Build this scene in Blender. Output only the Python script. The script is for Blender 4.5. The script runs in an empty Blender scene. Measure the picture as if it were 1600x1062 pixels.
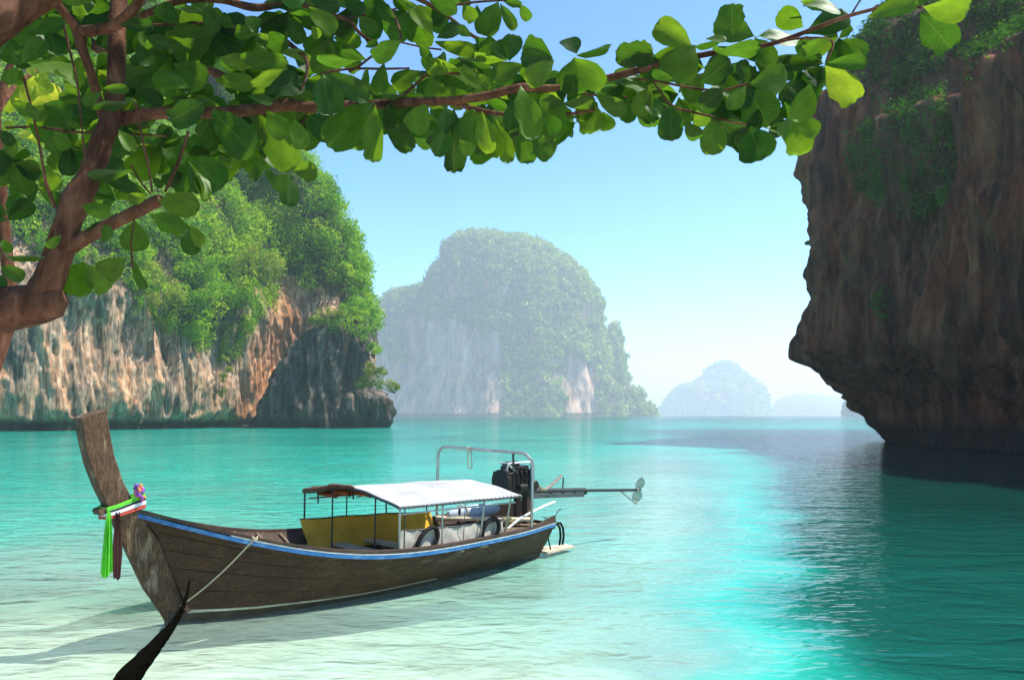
import bpy, bmesh, math, random
import numpy as np
from mathutils import Vector, Matrix, Euler

# ------------------------------------------------------------------ camera, sky, sun, exposure
scene = bpy.context.scene
COL = scene.collection
F, H, CX, HY = 1386.0, 2.6, 800.0, 648.0          # focal length in photo pixels, eye height, centre column, horizon row
cam_data = bpy.data.cameras.new('camera'); cam = bpy.data.objects.new('camera', cam_data); COL.objects.link(cam)
cam.location = (0, 0, H); cam.rotation_euler = (math.radians(90), 0, 0)
cam_data.sensor_width = 36; cam_data.lens = 36 * F / 1600; cam_data.shift_y = (HY - 531) / 1600
cam_data.clip_start = 0.05; cam_data.clip_end = 60000
scene.camera = cam

SUN_AZ, SUN_EL = math.radians(90), math.radians(59)
world = bpy.data.worlds.new('World'); scene.world = world; world.use_nodes = True
wn, wl = world.node_tree.nodes, world.node_tree.links
wn.clear()
sky = wn.new('ShaderNodeTexSky'); sky.sky_type = 'NISHITA'; sky.sun_disc = False
sky.sun_elevation = SUN_EL; sky.sun_rotation = SUN_AZ
sky.air_density = 1.0; sky.dust_density = 0.3; sky.ozone_density = 2.5; sky.altitude = 0
bg = wn.new('ShaderNodeBackground'); bg.inputs['Strength'].default_value = 0.05
wo = wn.new('ShaderNodeOutputWorld')
hs = wn.new('ShaderNodeHueSaturation'); hs.inputs['Saturation'].default_value = 1.25; hs.inputs['Hue'].default_value = .487
wl.new(sky.outputs[0], hs.inputs['Color']); gm = wn.new('ShaderNodeGamma'); gm.inputs['Gamma'].default_value = 1.65; wl.new(hs.outputs[0], gm.inputs[0]); wl.new(gm.outputs[0], bg.inputs[0]); wl.new(bg.outputs[0], wo.inputs[0])
sun_d = bpy.data.lights.new('sun', 'SUN'); sun_d.energy = 5.0; sun_d.angle = math.radians(0.53); sun_d.color = (1, .955, .88)
sun = bpy.data.objects.new('sun', sun_d); COL.objects.link(sun)
SUN = Vector((math.sin(SUN_AZ) * math.cos(SUN_EL), math.cos(SUN_AZ) * math.cos(SUN_EL), math.sin(SUN_EL)))
sun.rotation_euler = (-SUN).to_track_quat('-Z', 'Y').to_euler(); sun.location = (30, 30, 60)
vs = scene.view_settings
vs.view_transform = 'Standard'; vs.look = 'None'; vs.gamma = 1; vs.use_curve_mapping = False; vs.exposure = 0.96
cy = scene.cycles
cy.max_bounces = 8; cy.diffuse_bounces = 3; cy.glossy_bounces = 3; cy.transmission_bounces = 3; cy.transparent_max_bounces = 8
cy.volume_bounces = 4; cy.use_denoising = True; cy.caustics_reflective = False; cy.caustics_refractive = False
HAZE = 0.00028
rng = np.random.default_rng(7); random.seed(7)

# ------------------------------------------------------------------ helpers
def at(px, py, d):
    return Vector(((px - CX) / F * d, d, H + (HY - py) / F * d))

def tag(o, label=None, cat=None, group=None, kind=None):
    if label: o['label'] = label
    if cat: o['category'] = cat
    if group: o['group'] = group
    if kind: o['kind'] = kind
    return o

def empty(name, loc=(0, 0, 0)):
    o = bpy.data.objects.new(name, None); o.location = loc; o.empty_display_size = .3; COL.objects.link(o); return o

def link(name, me, parent=None):
    o = bpy.data.objects.new(name, me); COL.objects.link(o)
    if parent: o.parent = parent
    return o

def np_mesh(name, v, f, mat=None, smooth=True):
    """v (n,3), f (m,k) with k = 3 or 4"""
    v = np.asarray(v, np.float32); f = np.asarray(f, np.int32)
    me = bpy.data.meshes.new(name)
    m, k = f.shape
    me.vertices.add(len(v)); me.vertices.foreach_set('co', v.ravel())
    me.loops.add(m * k); me.loops.foreach_set('vertex_index', f.ravel())
    me.polygons.add(m); me.polygons.foreach_set('loop_start', np.arange(0, m * k, k, dtype=np.int32))
    me.polygons.foreach_set('loop_total', np.full(m, k, np.int32))
    me.polygons.foreach_set('use_smooth', np.full(m, smooth))
    me.update(calc_edges=True)
    if mat: me.materials.append(mat)
    return me

def attr(me, name, data):
    a = me.attributes.new(name, 'FLOAT', 'POINT'); a.data.foreach_set('value', np.asarray(data, np.float32).ravel())

class MB:
    """collects shapes, links them as ONE mesh"""
    def __init__(self): self.v = []; self.f = []
    def add(self, vs_, fs):
        n = len(self.v); self.v += [tuple(p) for p in vs_]; self.f += [tuple(i + n for i in q) for q in fs]; return self
    def box(self, c, s, rot=None):
        R = Euler(rot).to_matrix() if rot else Matrix.Identity(3)
        vv = [Vector(c) + R @ Vector((x * s[0] / 2, y * s[1] / 2, z * s[2] / 2)) for x in (-1, 1) for y in (-1, 1) for z in (-1, 1)]
        return self.add(vv, [(0, 1, 3, 2), (4, 6, 7, 5), (0, 4, 5, 1), (2, 3, 7, 6), (0, 2, 6, 4), (1, 5, 7, 3)])
    def beam(self, a, b, w, h, up=(0, 0, 1)):
        a, b = Vector(a), Vector(b); d = (b - a).normalized(); u = Vector(up)
        sx = d.cross(u).normalized(); sz = sx.cross(d).normalized()
        vv = [p + sx * (w / 2 * i) + sz * (h / 2 * j) for p in (a, b) for i, j in ((-1, -1), (1, -1), (1, 1), (-1, 1))]
        return self.add(vv, [(3, 2, 1, 0), (4, 5, 6, 7), (0, 1, 5, 4), (1, 2, 6, 5), (2, 3, 7, 6), (3, 0, 4, 7)])
    def tube(self, pts, r, n=8, wob=0.0, seed=0):
        pts = [Vector(p) for p in pts]; k = len(pts)
        rs = r if isinstance(r, (list, tuple)) else [r] * k
        rr = random.Random(seed)
        prev = None; rings = []
        for i, p in enumerate(pts):
            d = (pts[min(i + 1, k - 1)] - pts[max(i - 1, 0)]).normalized()
            if prev is None:
                ref = Vector((0, 0, 1)) if abs(d.z) < .9 else Vector((1, 0, 0))
                sx = d.cross(ref).normalized()
            else:
                sx = (prev - d * prev.dot(d)).normalized()
            prev = sx; sy = d.cross(sx)
            rings.append([p + (sx * math.cos(2 * math.pi * j / n) + sy * math.sin(2 * math.pi * j / n)) * rs[i] * (1 + wob * rr.uniform(-1, 1)) for j in range(n)])
        vv = [q for ring in rings for q in ring]
        ff = [(i * n + j, i * n + (j + 1) % n, (i + 1) * n + (j + 1) % n, (i + 1) * n + j) for i in range(k - 1) for j in range(n)]
        ff.append(tuple(range(n - 1, -1, -1))); ff.append(tuple((k - 1) * n + j for j in range(n)))
        return self.add(vv, ff)
    def grid(self, P, thick=None):
        """P: rows of points; thick: offset vector function or a number along the normal"""
        a = [[Vector(p) for p in row] for row in P]; m, n = len(a), len(a[0])
        if thick is None:
            return self.add([p for row in a for p in row], [(i * n + j, i * n + j + 1, (i + 1) * n + j + 1, (i + 1) * n + j) for i in range(m - 1) for j in range(n - 1)])
        b = []
        for i in range(m):
            row = []
            for j in range(n):
                du = a[i][min(j + 1, n - 1)] - a[i][max(j - 1, 0)]; dv = a[min(i + 1, m - 1)][j] - a[max(i - 1, 0)][j]
                nn = du.cross(dv); nn = nn.normalized() if nn.length > 1e-9 else Vector((0, 0, 1))
                row.append(a[i][j] + nn * thick)
            b.append(row)
        vv = [p for row in a for p in row] + [p for row in b for p in row]; o = m * n
        ff = []
        for i in range(m - 1):
            for j in range(n - 1):
                q = (i * n + j, i * n + j + 1, (i + 1) * n + j + 1, (i + 1) * n + j)
                ff.append(tuple(reversed(q))); ff.append(tuple(x + o for x in q))
        for i in range(m - 1):
            for j in (0, n - 1):
                q = (i * n + j, (i + 1) * n + j, (i + 1) * n + j + o, i * n + j + o); ff.append(q if j else q[::-1])
        for j in range(n - 1):
            for i in (0, m - 1):
                q = (i * n + j, i * n + j + 1, i * n + j + 1 + o, i * n + j + o); ff.append(q[::-1] if i else q)
        return self.add(vv, ff)
    def ball(self, c, r, n=8, m=6):
        c = Vector(c); r = r if hasattr(r, '__len__') else (r, r, r)
        vv = [c + Vector((r[0] * math.sin(math.pi * i / m) * math.cos(2 * math.pi * j / n), r[1] * math.sin(math.pi * i / m) * math.sin(2 * math.pi * j / n), r[2] * math.cos(math.pi * i / m))) for i in range(m + 1) for j in range(n)]
        return self.add(vv, [(i * n + j, (i + 1) * n + j, (i + 1) * n + (j + 1) % n, i * n + (j + 1) % n) for i in range(m) for j in range(n)])
    def build(self, name, mat, parent=None, smooth=False, bevel=0, angle=40):
        me = bpy.data.meshes.new(name); me.from_pydata(self.v, [], self.f)
        bm = bmesh.new(); bm.from_mesh(me); bmesh.ops.remove_doubles(bm, verts=bm.verts, dist=1e-5)
        bmesh.ops.recalc_face_normals(bm, faces=bm.faces)
        if bevel:
            ed = [e for e in bm.edges if len(e.link_faces) == 2 and e.calc_face_angle(0) > .6]
            bmesh.ops.bevel(bm, geom=ed, offset=bevel, segments=1, affect='EDGES', clamp_overlap=True)
        if smooth:
            for f_ in bm.faces: f_.smooth = True
            for e in bm.edges:
                if len(e.link_faces) == 2 and e.calc_face_angle(0) > math.radians(angle): e.smooth = False
        bm.to_mesh(me); bm.free()
        if mat: me.materials.append(mat)
        return link(name, me, parent)

# vectorised value noise -------------------------------------------------
def _h(x, y, z):
    n = (x * 374761393 + y * 668265263 + z * 1274126177) & 0xffffffff
    n = ((n ^ (n >> 13)) * 1274126177) & 0xffffffff
    n = (n ^ (n >> 16)) & 0xffffffff
    return n / 2147483648.0 - 1.0
def vn(x, y, z):
    x, y, z = (np.asarray(a, np.float64) for a in np.broadcast_arrays(x, y, z))
    xi, yi, zi = (np.floor(a).astype(np.int64) for a in (x, y, z))
    fx, fy, fz = x - xi, y - yi, z - zi
    fx, fy, fz = (t * t * t * (t * (t * 6 - 15) + 10) for t in (fx, fy, fz))
    r = 0
    for a in (0, 1):
        for b in (0, 1):
            for c in (0, 1):
                r = r + _h(xi + a, yi + b, zi + c) * (fx if a else 1 - fx) * (fy if b else 1 - fy) * (fz if c else 1 - fz)
    return r
def fbm(x, y, z, o=4):
    s = 0; a = 1; t = 0
    for i in range(o):
        s = s + a * vn(x * 2 ** i + 17 * i, y * 2 ** i + 31 * i, z * 2 ** i + 5 * i); t += a; a *= .5
    return s / t

# ------------------------------------------------------------------ materials
def M(name):
    m = bpy.data.materials.new(name); m.use_nodes = True; nt = m.node_tree; nt.nodes.clear()
    def N(t, **k):
        n = nt.nodes.new(t)
        for a, b in k.items():
            if a.startswith('i_'):
                key = a[2:]; n.inputs[int(key) if key.isdigit() else key].default_value = b
            else: setattr(n, a, b)
        return n
    L = nt.links.new
    out = N('ShaderNodeOutputMaterial')
    return m, N, L, out
def ramp(N, stops, interp='LINEAR'):
    r = N('ShaderNodeValToRGB'); e = r.color_ramp; e.interpolation = interp
    while len(e.elements) < len(stops): e.elements.new(.5)
    for el, (p, c) in zip(e.elements, stops): el.position = p; el.color = (c if len(c) == 4 else (*c, 1))
    return r
def tex(N, L, scale, vec_scale=(1, 1, 1), detail=5, rough=.55, coord='Object', kind='noise', dist=0.0):
    tc = N('ShaderNodeTexCoord'); mp = N('ShaderNodeMapping'); mp.inputs['Scale'].default_value = vec_scale
    L(tc.outputs[coord], mp.inputs['Vector'])
    if kind == 'noise':
        t = N('ShaderNodeTexNoise'); t.inputs['Scale'].default_value = scale; t.inputs['Detail'].default_value = detail; t.inputs['Roughness'].default_value = rough; t.inputs['Distortion'].default_value = dist
    else:
        t = N('ShaderNodeTexVoronoi'); t.inputs['Scale'].default_value = scale; t.feature = kind
    L(mp.outputs[0], t.inputs['Vector']); return t
def mixc(N, L, fac, a, b, mode='MIX'):
    x = N('ShaderNodeMix'); x.data_type = 'RGBA'; x.blend_type = mode
    for s, val in ((x.inputs[0], fac), (x.inputs[6], a), (x.inputs[7], b)):
        if isinstance(val, (int, float)): s.default_value = val
        elif isinstance(val, tuple): s.default_value = val if len(val) == 4 else (*val, 1)
        else: L(val, s)
    return x.outputs[2]
def math_(N, L, op, a, b=0.0, c=None, clamp=False):
    x = N('ShaderNodeMath', operation=op); x.use_clamp = clamp
    for i, val in enumerate((a, b) if c is None else (a, b, c)):
        if isinstance(val, (int, float)): x.inputs[i].default_value = val
        else: L(val, x.inputs[i])
    return x.outputs[0]
def simple(name, col, rough=.6, metal=0.0, var=.25, scale=8.0, vec=(1, 1, 1), bump=.0, col2=None, spec=.4):
    m, N, L, out = M(name)
    p = N('ShaderNodeBsdfPrincipled'); p.inputs['Roughness'].default_value = rough; p.inputs['Metallic'].default_value = metal
    p.inputs['Specular IOR Level'].default_value = spec
    t = tex(N, L, scale, vec, 6, .65)
    c2 = col2 or tuple(min(1, x * (1 + var)) for x in col)
    r = ramp(N, [(.3, tuple(x * (1 - var) for x in col)), (.5, col), (.72, c2)])
    L(t.outputs['Fac'], r.inputs[0]); L(r.outputs[0], p.inputs['Base Color'])
    if bump:
        b = N('ShaderNodeBump'); b.inputs['Strength'].default_value = bump; b.inputs['Distance'].default_value = .02
        L(t.outputs['Fac'], b.inputs['Height']); L(b.outputs[0], p.inputs['Normal'])
    L(p.outputs[0], out.inputs[0]); return m

def rock_mat(name, dark, grey, cream, orange, sx, orange_amt, wet_h, bump=1.0, stain_shade=.5, base_z=0.0):
    """limestone: vertical flow streaks of grey, cream and rust, black algae stains (heavier ones also stand in for cavity shade), tide band at the foot; sx = metres per streak"""
    m, N, L, out = M(name)
    p = N('ShaderNodeBsdfPrincipled'); p.inputs['Roughness'].default_value = .85; p.inputs['Specular IOR Level'].default_value = .2
    geo = N('ShaderNodeNewGeometry')
    sep = N('ShaderNodeSeparateXYZ'); L(geo.outputs['Position'], sep.inputs[0])
    s1 = tex(N, L, 1 / sx, (1, 1, .09), 7, .62, dist=.6)
    s2 = tex(N, L, 1 / (sx * 4), (1, 1, .3), 5, .6, dist=.8)
    s3 = tex(N, L, 2.2 / sx, (1, 1, .35), 6, .7)
    base = ramp(N, [(.3, dark), (.42, grey), (.55, tuple((a + b) / 2 for a, b in zip(grey, cream))), (.68, cream)])
    L(s1.outputs['Fac'], base.inputs[0])
    om = ramp(N, [(.5 - orange_amt * .2, (0, 0, 0)), (.62, (1, 1, 1))]); L(s2.outputs['Fac'], om.inputs[0])
    at_ = N('ShaderNodeAttribute'); at_.attribute_name = 'rust'
    of = math_(N, L, 'MAXIMUM', math_(N, L, 'MULTIPLY', om.outputs[0], orange_amt), at_.outputs['Fac'])
    of = math_(N, L, 'MULTIPLY', of, math_(N, L, 'MULTIPLY_ADD', s3.outputs['Fac'], 1.6, -.15, clamp=True), clamp=True)
    c = mixc(N, L, of, base.outputs[0], orange)
    st = tex(N, L, .8 / sx, (1, 1, .12), 6, .7, dist=1.0)
    sr = ramp(N, [(.5, (0, 0, 0)), (.66, (1, 1, 1))]); L(st.outputs['Fac'], sr.inputs[0])
    c = mixc(N, L, math_(N, L, 'MULTIPLY', sr.outputs[0], stain_shade), c, tuple(x * .5 for x in dark))
    fine = mixc(N, L, .45, c, s3.outputs['Color'], 'SOFT_LIGHT') if False else mixc(N, L, 1.0, c, ramp_out(N, L, s3, [(.25, (.55,) * 3), (.7, (1.25,) * 3)]), 'MULTIPLY')
    fine = mixc(N, L, 1.0, fine, ramp_out(N, L, s2, [(.36, (.5,) * 3), (.64, (1.35,) * 3)]), 'MULTIPLY')
    so = N('ShaderNodeAttribute'); so.attribute_name = 'soil'
    fine = mixc(N, L, so.outputs['Fac'], fine, (.028, .042, .014))
    # tide band
    hz = math_(N, L, 'SUBTRACT', sep.outputs['Z'], math_(N, L, 'MULTIPLY', s2.outputs['Fac'], wet_h * 1.2))
    wm = N('ShaderNodeMapRange'); wm.inputs['From Min'].default_value = wet_h * .25; wm.inputs['From Max'].default_value = wet_h; wm.inputs['To Min'].default_value = .93; wm.inputs['To Max'].default_value = 0
    L(hz, wm.inputs['Value'])
    c = mixc(N, L, wm.outputs[0], fine, (.018, .019, .016))
    L(c, p.inputs['Base Color'])
    hsum = math_(N, L, 'ADD', s1.outputs['Fac'], math_(N, L, 'MULTIPLY', s3.outputs['Fac'], .6))
    b = N('ShaderNodeBump'); b.inputs['Strength'].default_value = bump; b.inputs['Distance'].default_value = sx * .35
    L(hsum, b.inputs['Height']); L(b.outputs[0], p.inputs['Normal'])
    L(p.outputs[0], out.inputs[0]); return m
def ramp_out(N, L, t, stops):
    r = ramp(N, stops); L(t.outputs['Fac'], r.inputs[0]); return r.outputs[0]

def foliage_mat(name, cols, trans=.35, trans_col=None, gloss=.0):
    """leaf clumps: every leaf its own tone"""
    m, N, L, out = M(name)
    geo = N('ShaderNodeNewGeometry')
    at_ = N('ShaderNodeAttribute'); at_.attribute_name = 'tone'
    f = math_(N, L, 'ADD', math_(N, L, 'MULTIPLY', geo.outputs['Random Per Island'], .35), math_(N, L, 'MULTIPLY', at_.outputs['Fac'], .65))
    k = len(cols); r = ramp(N, [(.05 + .9 * i / (k - 1), c) for i, c in enumerate(cols)]); L(f, r.inputs[0])
    d = N('ShaderNodeBsdfDiffuse'); L(r.outputs[0], d.inputs[0])
    t = N('ShaderNodeBsdfTranslucent')
    tc = mixc(N, L, 1.0, r.outputs[0], trans_col or (1.3, 1.5, .6), 'MULTIPLY'); L(tc, t.inputs[0])
    mx = N('ShaderNodeMixShader'); mx.inputs[0].default_value = trans; L(d.outputs[0], mx.inputs[1]); L(t.outputs[0], mx.inputs[2])
    L(mx.outputs[0], out.inputs[0]); return m

# ------------------------------------------------------------------ sea bed and water
def depth_at(x, y):
    r = np.sqrt(x * x + y * y)
    n = fbm(x * .12, y * .12, 0 * x, 3)
    d = np.interp(r, [0, 5, 8.5, 11, 15, 22, 40, 90, 200, 600, 9000], [-1.3, -.55, .25, .5, .95, 1.6, 2.6, 4.0, 4.5, 6, 12])
    d = d * (1 + .25 * n)
    # a bank of pale sand reaches out on the left, depth added along the right-hand rock darkens the water like cliff shade
    bank = np.exp(-(((x + 6.6) / 5.0) ** 2 + ((y - 11.8) / 4.6) ** 2)); d = d - .5 * bank * np.clip(d, 0, 1) / 1.0
    sky_glare = np.exp(-(((x - .165 * y - .5) / (.085 * y + .3)) ** 2)) * np.clip((y - 13) / 8, 0, 1) * np.clip((95 - y) / 40, 0, 1); d = d * (1 - .72 * sky_glare)  # middle strip made shallower, so paler, to stand in for bright sky reflection
    shade_edge = x - .31 * np.clip(y, 0, 75) + 1.0 * fbm(x * .4, y * .4, 3 + 0 * x, 4)
    s = 1 / (1 + np.exp(-shade_edge / (.30 + .02 * np.abs(y))))
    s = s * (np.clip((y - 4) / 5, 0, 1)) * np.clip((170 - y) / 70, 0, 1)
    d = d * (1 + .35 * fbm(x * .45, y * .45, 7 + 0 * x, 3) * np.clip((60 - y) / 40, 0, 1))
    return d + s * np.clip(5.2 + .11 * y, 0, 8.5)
def polar_grid(rs, na, a0=0.0):
    th = np.linspace(0, 2 * np.pi, na, endpoint=False)
    # more columns in front of the eye
    th = th + .0
    R, T = np.meshgrid(rs, th, indexing='ij')
    x, y = R * np.sin(T), R * np.cos(T)
    m, n = len(rs), na
    i, j = np.meshgrid(np.arange(m - 1), np.arange(n), indexing='ij')
    f = np.stack([i * n + j, i * n + (j + 1) % n, (i + 1) * n + (j + 1) % n, (i + 1) * n + j], -1).reshape(-1, 4)
    p = np.stack([x.ravel(), y.ravel()], 1); q = p[f[500]]; e1, e2 = q[1] - q[0], q[2] - q[0]
    if e1[0] * e2[1] - e1[1] * e2[0] < 0: f = f[:, ::-1]          # faces look up
    return x.ravel(), y.ravel(), f
rs_w = np.concatenate([[.3], np.geomspace(1.0, 100, 150), np.geomspace(104, 20000, 70)])
wx, wy, wf = polar_grid(rs_w, 400)
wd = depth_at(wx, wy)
# --- sand
m_sand, N, L, out = M('sand')
p = N('ShaderNodeBsdfPrincipled'); p.inputs['Roughness'].default_value = .9; p.inputs['Specular IOR Level'].default_value = .1
t1 = tex(N, L, .9, (1, 1, 1), 6, .6); t2 = tex(N, L, 3.4, (.45, 1.7, 1), 4, .6, dist=1.5)
sc = mixc(N, L, 1.0, ramp_out(N, L, t1, [(.3, (.60, .55, .43)), (.65, (.78, .74, .63))]), ramp_out(N, L, t2, [(.36, (.62,) * 3), (.6, (1.06,) * 3)]), 'MULTIPLY')
t3 = tex(N, L, .33, (1, 1, 1), 6, .65, dist=.8); sc = mixc(N, L, ramp_out(N, L, t3, [(.54, (0, 0, 0)), (.72, (.35,) * 3)]), sc, (.27, .29, .19))
L(sc, p.inputs['Base Color']); b = N('ShaderNodeBump'); b.inputs['Strength'].default_value = .5; b.inputs['Distance'].default_value = .05
L(t2.outputs['Fac'], b.inputs['Height']); L(b.outputs[0], p.inputs['Normal']); L(p.outputs[0], out.inputs[0])
me = np_mesh('seabed', np.stack([wx, wy, -wd], -1), wf, m_sand)
tag(link('seabed', me), 'pale sand bed under the shallow water, rising to a beach', 'seabed', kind='structure')
# --- water
m_water, N, L, out = M('sea_water')
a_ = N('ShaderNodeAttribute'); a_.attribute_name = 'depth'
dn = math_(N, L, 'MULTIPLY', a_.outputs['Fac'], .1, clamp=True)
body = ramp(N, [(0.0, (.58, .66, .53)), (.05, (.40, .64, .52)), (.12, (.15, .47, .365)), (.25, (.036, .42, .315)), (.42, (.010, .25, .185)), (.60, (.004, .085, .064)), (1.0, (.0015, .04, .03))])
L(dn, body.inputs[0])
geo = N('ShaderNodeNewGeometry')
w1 = tex(N, L, 1.0, (.75, 1.25, 1), 2.5, .45, dist=.6)
w2 = tex(N, L, 4.2, (.75, 1.2, 1), 1.0, .4, dist=.8)
w3 = tex(N, L, .16, (1, 1, 1), 3, .5)
hgt = math_(N, L, 'ADD', math_(N, L, 'MULTIPLY', w1.outputs['Fac'], .16), math_(N, L, 'MULTIPLY', w2.outputs['Fac'], .045))
bmp = N('ShaderNodeBump'); bmp.inputs['Strength'].default_value = 1.0; bmp.inputs['Distance'].default_value = .62; L(hgt, bmp.inputs['Height'])
patch = ramp_out(N, L, w3, [(.35, (.86,) * 3), (.65, (1.1,) * 3)])
bc = mixc(N, L, 1.0, body.outputs[0], patch, 'MULTIPLY')
df = N('ShaderNodeBsdfDiffuse'); L(bc, df.inputs[0])
tr = N('ShaderNodeBsdfTransparent'); tint = ramp(N, [(0, (.97, 1, .985)), (.045, (.78, .97, .90)), (.1, (.32, .62, .49)), (.2, (.10, .40, .30)), (.35, (.03, .24, .17))]); L(dn, tint.inputs[0]); L(tint.outputs[0], tr.inputs[0])
op = math_(N, L, 'SUBTRACT', 1.0, math_(N, L, 'POWER', 2.718, math_(N, L, 'MULTIPLY', a_.outputs['Fac'], -1.0)), clamp=True)
mb = N('ShaderNodeMixShader'); L(op, mb.inputs[0]); L(tr.outputs[0], mb.inputs[1]); L(df.outputs[0], mb.inputs[2])
gl = N('ShaderNodeBsdfGlossy'); gl.inputs['Roughness'].default_value = .06; L(bmp.outputs[0], gl.inputs['Normal'])
fr = N('ShaderNodeFresnel'); fr.inputs['IOR'].default_value = 1.33; L(bmp.outputs[0], fr.inputs['Normal'])
ms = N('ShaderNodeMixShader'); L(math_(N, L, 'MULTIPLY', fr.outputs[0], .8), ms.inputs[0]); L(mb.outputs[0], ms.inputs[1]); L(gl.outputs[0], ms.inputs[2])
L(ms.outputs[0], out.inputs[0])
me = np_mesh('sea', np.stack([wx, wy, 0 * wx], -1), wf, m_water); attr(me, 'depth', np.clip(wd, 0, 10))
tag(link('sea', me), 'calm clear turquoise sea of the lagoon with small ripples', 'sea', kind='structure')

# ------------------------------------------------------------------ cliffs and islands: stacked closed contours
def catmull(P, counts):
    """closed Catmull-Rom through P (k,2), counts[i] samples on segment i"""
    P = np.asarray(P, float); k = len(P); o = []
    for i in range(k):
        a, b, c, d = P[(i - 1) % k], P[i], P[(i + 1) % k], P[(i + 2) % k]
        t = (np.arange(counts[i]) / counts[i])[:, None]
        o.append(.5 * ((2 * b) + (c - a) * t + (2 * a - 5 * b + 4 * c - d) * t ** 2 + (3 * b - a - 3 * c + d) * t ** 3))
    return np.concatenate(o)
def loft(levels, zs, disp):
    """levels (m,n,2); disp(x,y,z,arc)->metres outward; gives verts (m*n+1), faces as quads, normals"""
    A = np.asarray(levels, float); m, n, _ = A.shape
    Z = np.repeat(np.asarray(zs, float)[:, None], n, 1)
    tg = np.roll(A, -1, 1) - np.roll(A, 1, 1)
    nr = np.stack([tg[..., 1], -tg[..., 0]], -1); nr /= np.linalg.norm(nr, axis=-1, keepdims=True) + 1e-9
    area = np.sum(A[0, :, 0] * np.roll(A[0, :, 1], -1) - np.roll(A[0, :, 0], -1) * A[0, :, 1])
    if area < 0: nr = -nr
    D = disp(A[..., 0], A[..., 1], Z)
    B = A + nr * D[..., None]
    V = np.concatenate([B, Z[..., None]], -1)
    i, j = np.meshgrid(np.arange(m - 1), np.arange(n), indexing='ij')
    f = np.stack([i * n + j, i * n + (j + 1) % n, (i + 1) * n + (j + 1) % n, (i + 1) * n + j], -1).reshape(-1, 4)
    if area < 0: f = f[:, ::-1]
    top = V[-1].mean(0); vv = np.concatenate([V.reshape(-1, 3), top[None]]); c = m * n
    jj = np.arange(n); o = (m - 1) * n
    cap = np.stack([o + jj, o + (jj + 1) % n, np.full(n, c), np.full(n, c)], -1)
    cap = cap[:, :3]
    if area < 0: cap = cap[:, ::-1]
    # vertex normals of the skin
    du = np.roll(V, -1, 1) - np.roll(V, 1, 1); dv = np.gradient(V, axis=0)
    vnorm = np.cross(du, dv); vnorm /= np.linalg.norm(vnorm, axis=-1, keepdims=True) + 1e-9
    if area < 0: vnorm = -vnorm
    return V, vnorm, vv, f, cap
def loft_mesh(name, parts, mat, rust=None):
    vs_, fs = [], []; o = 0; rv = []
    for V, nrm, vv, f, cap in parts:
        vs_.append(vv); fs.append(f + o); c4 = np.concatenate([cap, cap[:, 2:3]], 1); fs_c = c4 + o
        o += len(vv); fs.append(fs_c)
    v = np.concatenate(vs_)
    quads = np.concatenate([q for q in fs if True])
    # degenerate quads of the cap become triangles
    tri = quads[quads[:, 2] == quads[:, 3]][:, :3]; qd = quads[quads[:, 2] != quads[:, 3]]
    me = bpy.data.meshes.new(name)
    nv = len(v); nl = qd.size + tri.size
    me.vertices.add(nv); me.vertices.foreach_set('co', v.astype(np.float32).ravel())
    me.loops.add(nl); me.loops.foreach_set('vertex_index', np.concatenate([qd.ravel(), tri.ravel()]).astype(np.int32))
    me.polygons.add(len(qd) + len(tri))
    me.polygons.foreach_set('loop_start', np.concatenate([np.arange(len(qd)) * 4, qd.size + np.arange(len(tri)) * 3]).astype(np.int32))
    me.polygons.foreach_set('loop_total', np.concatenate([np.full(len(qd), 4), np.full(len(tri), 3)]).astype(np.int32))
    me.polygons.foreach_set('use_smooth', np.ones(len(qd) + len(tri), bool))
    me.update(calc_edges=True); me.validate(); me.materials.append(mat)
    if rust is not None: attr(me, 'rust', rust(v))
    return link(name, me)
def soil(o, parts, masks, k=.85):
    attr(o.data, 'soil', np.concatenate([np.append(m.ravel(), 1.0) for m in masks]) * k)
def project(V):
    return CX + F * V[..., 0] / V[..., 1], HY - F * (V[..., 2] - H) / V[..., 1]

def leaf_cloud(centres, radii, per, size, seed, squash=.75, up=.35, droop=0.0, shell=.55):
    """numpy leaf clumps: centres (k,3), radii (k,), per leaves each; returns verts, quads, tone"""
    g = np.random.default_rng(seed); k = len(centres)
    per = np.full(k, per) if np.isscalar(per) else np.asarray(per, int)
    idx = np.repeat(np.arange(k), per); n = len(idx)
    d = g.normal(size=(n, 3)); d /= np.linalg.norm(d, axis=1, keepdims=True)
    lump = 1 + .30 * vn(d[:, 0] * 2.3 + idx * 7.1, d[:, 1] * 2.3, d[:, 2] * 2.3) + .18 * vn(d[:, 0] * 5 + idx * 3.3, d[:, 1] * 5, d[:, 2] * 5)
    rad = radii[idx] * (shell + (1 - shell) * g.random(n) ** .6) * lump
    c = centres[idx] + d * rad[:, None] * np.array([1, 1, squash])
    c[:, 2] -= droop * g.random(n) ** 2 * radii[idx]
    nrm = d * .8 + g.normal(size=(n, 3)) * .55 + np.array([0, 0, up]); nrm /= np.linalg.norm(nrm, axis=1, keepdims=True)
    t = np.cross(nrm, g.normal(size=(n, 3))); t /= np.linalg.norm(t, axis=1, keepdims=True) + 1e-9
    b = np.cross(nrm, t)
    s = size * (.55 + .9 * g.random(n))[:, None]
    fold = nrm * s * .18
    v = np.stack([c - t * s, c + b * s * .52 + fold, c + t * s, c - b * s * .52 + fold], 1).reshape(-1, 3)
    q = np.arange(n * 4).reshape(-1, 4)
    tone = np.clip(g.normal(.5, .30, k), 0, 1)[idx]
    return v, q, np.repeat(tone, 4)
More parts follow.
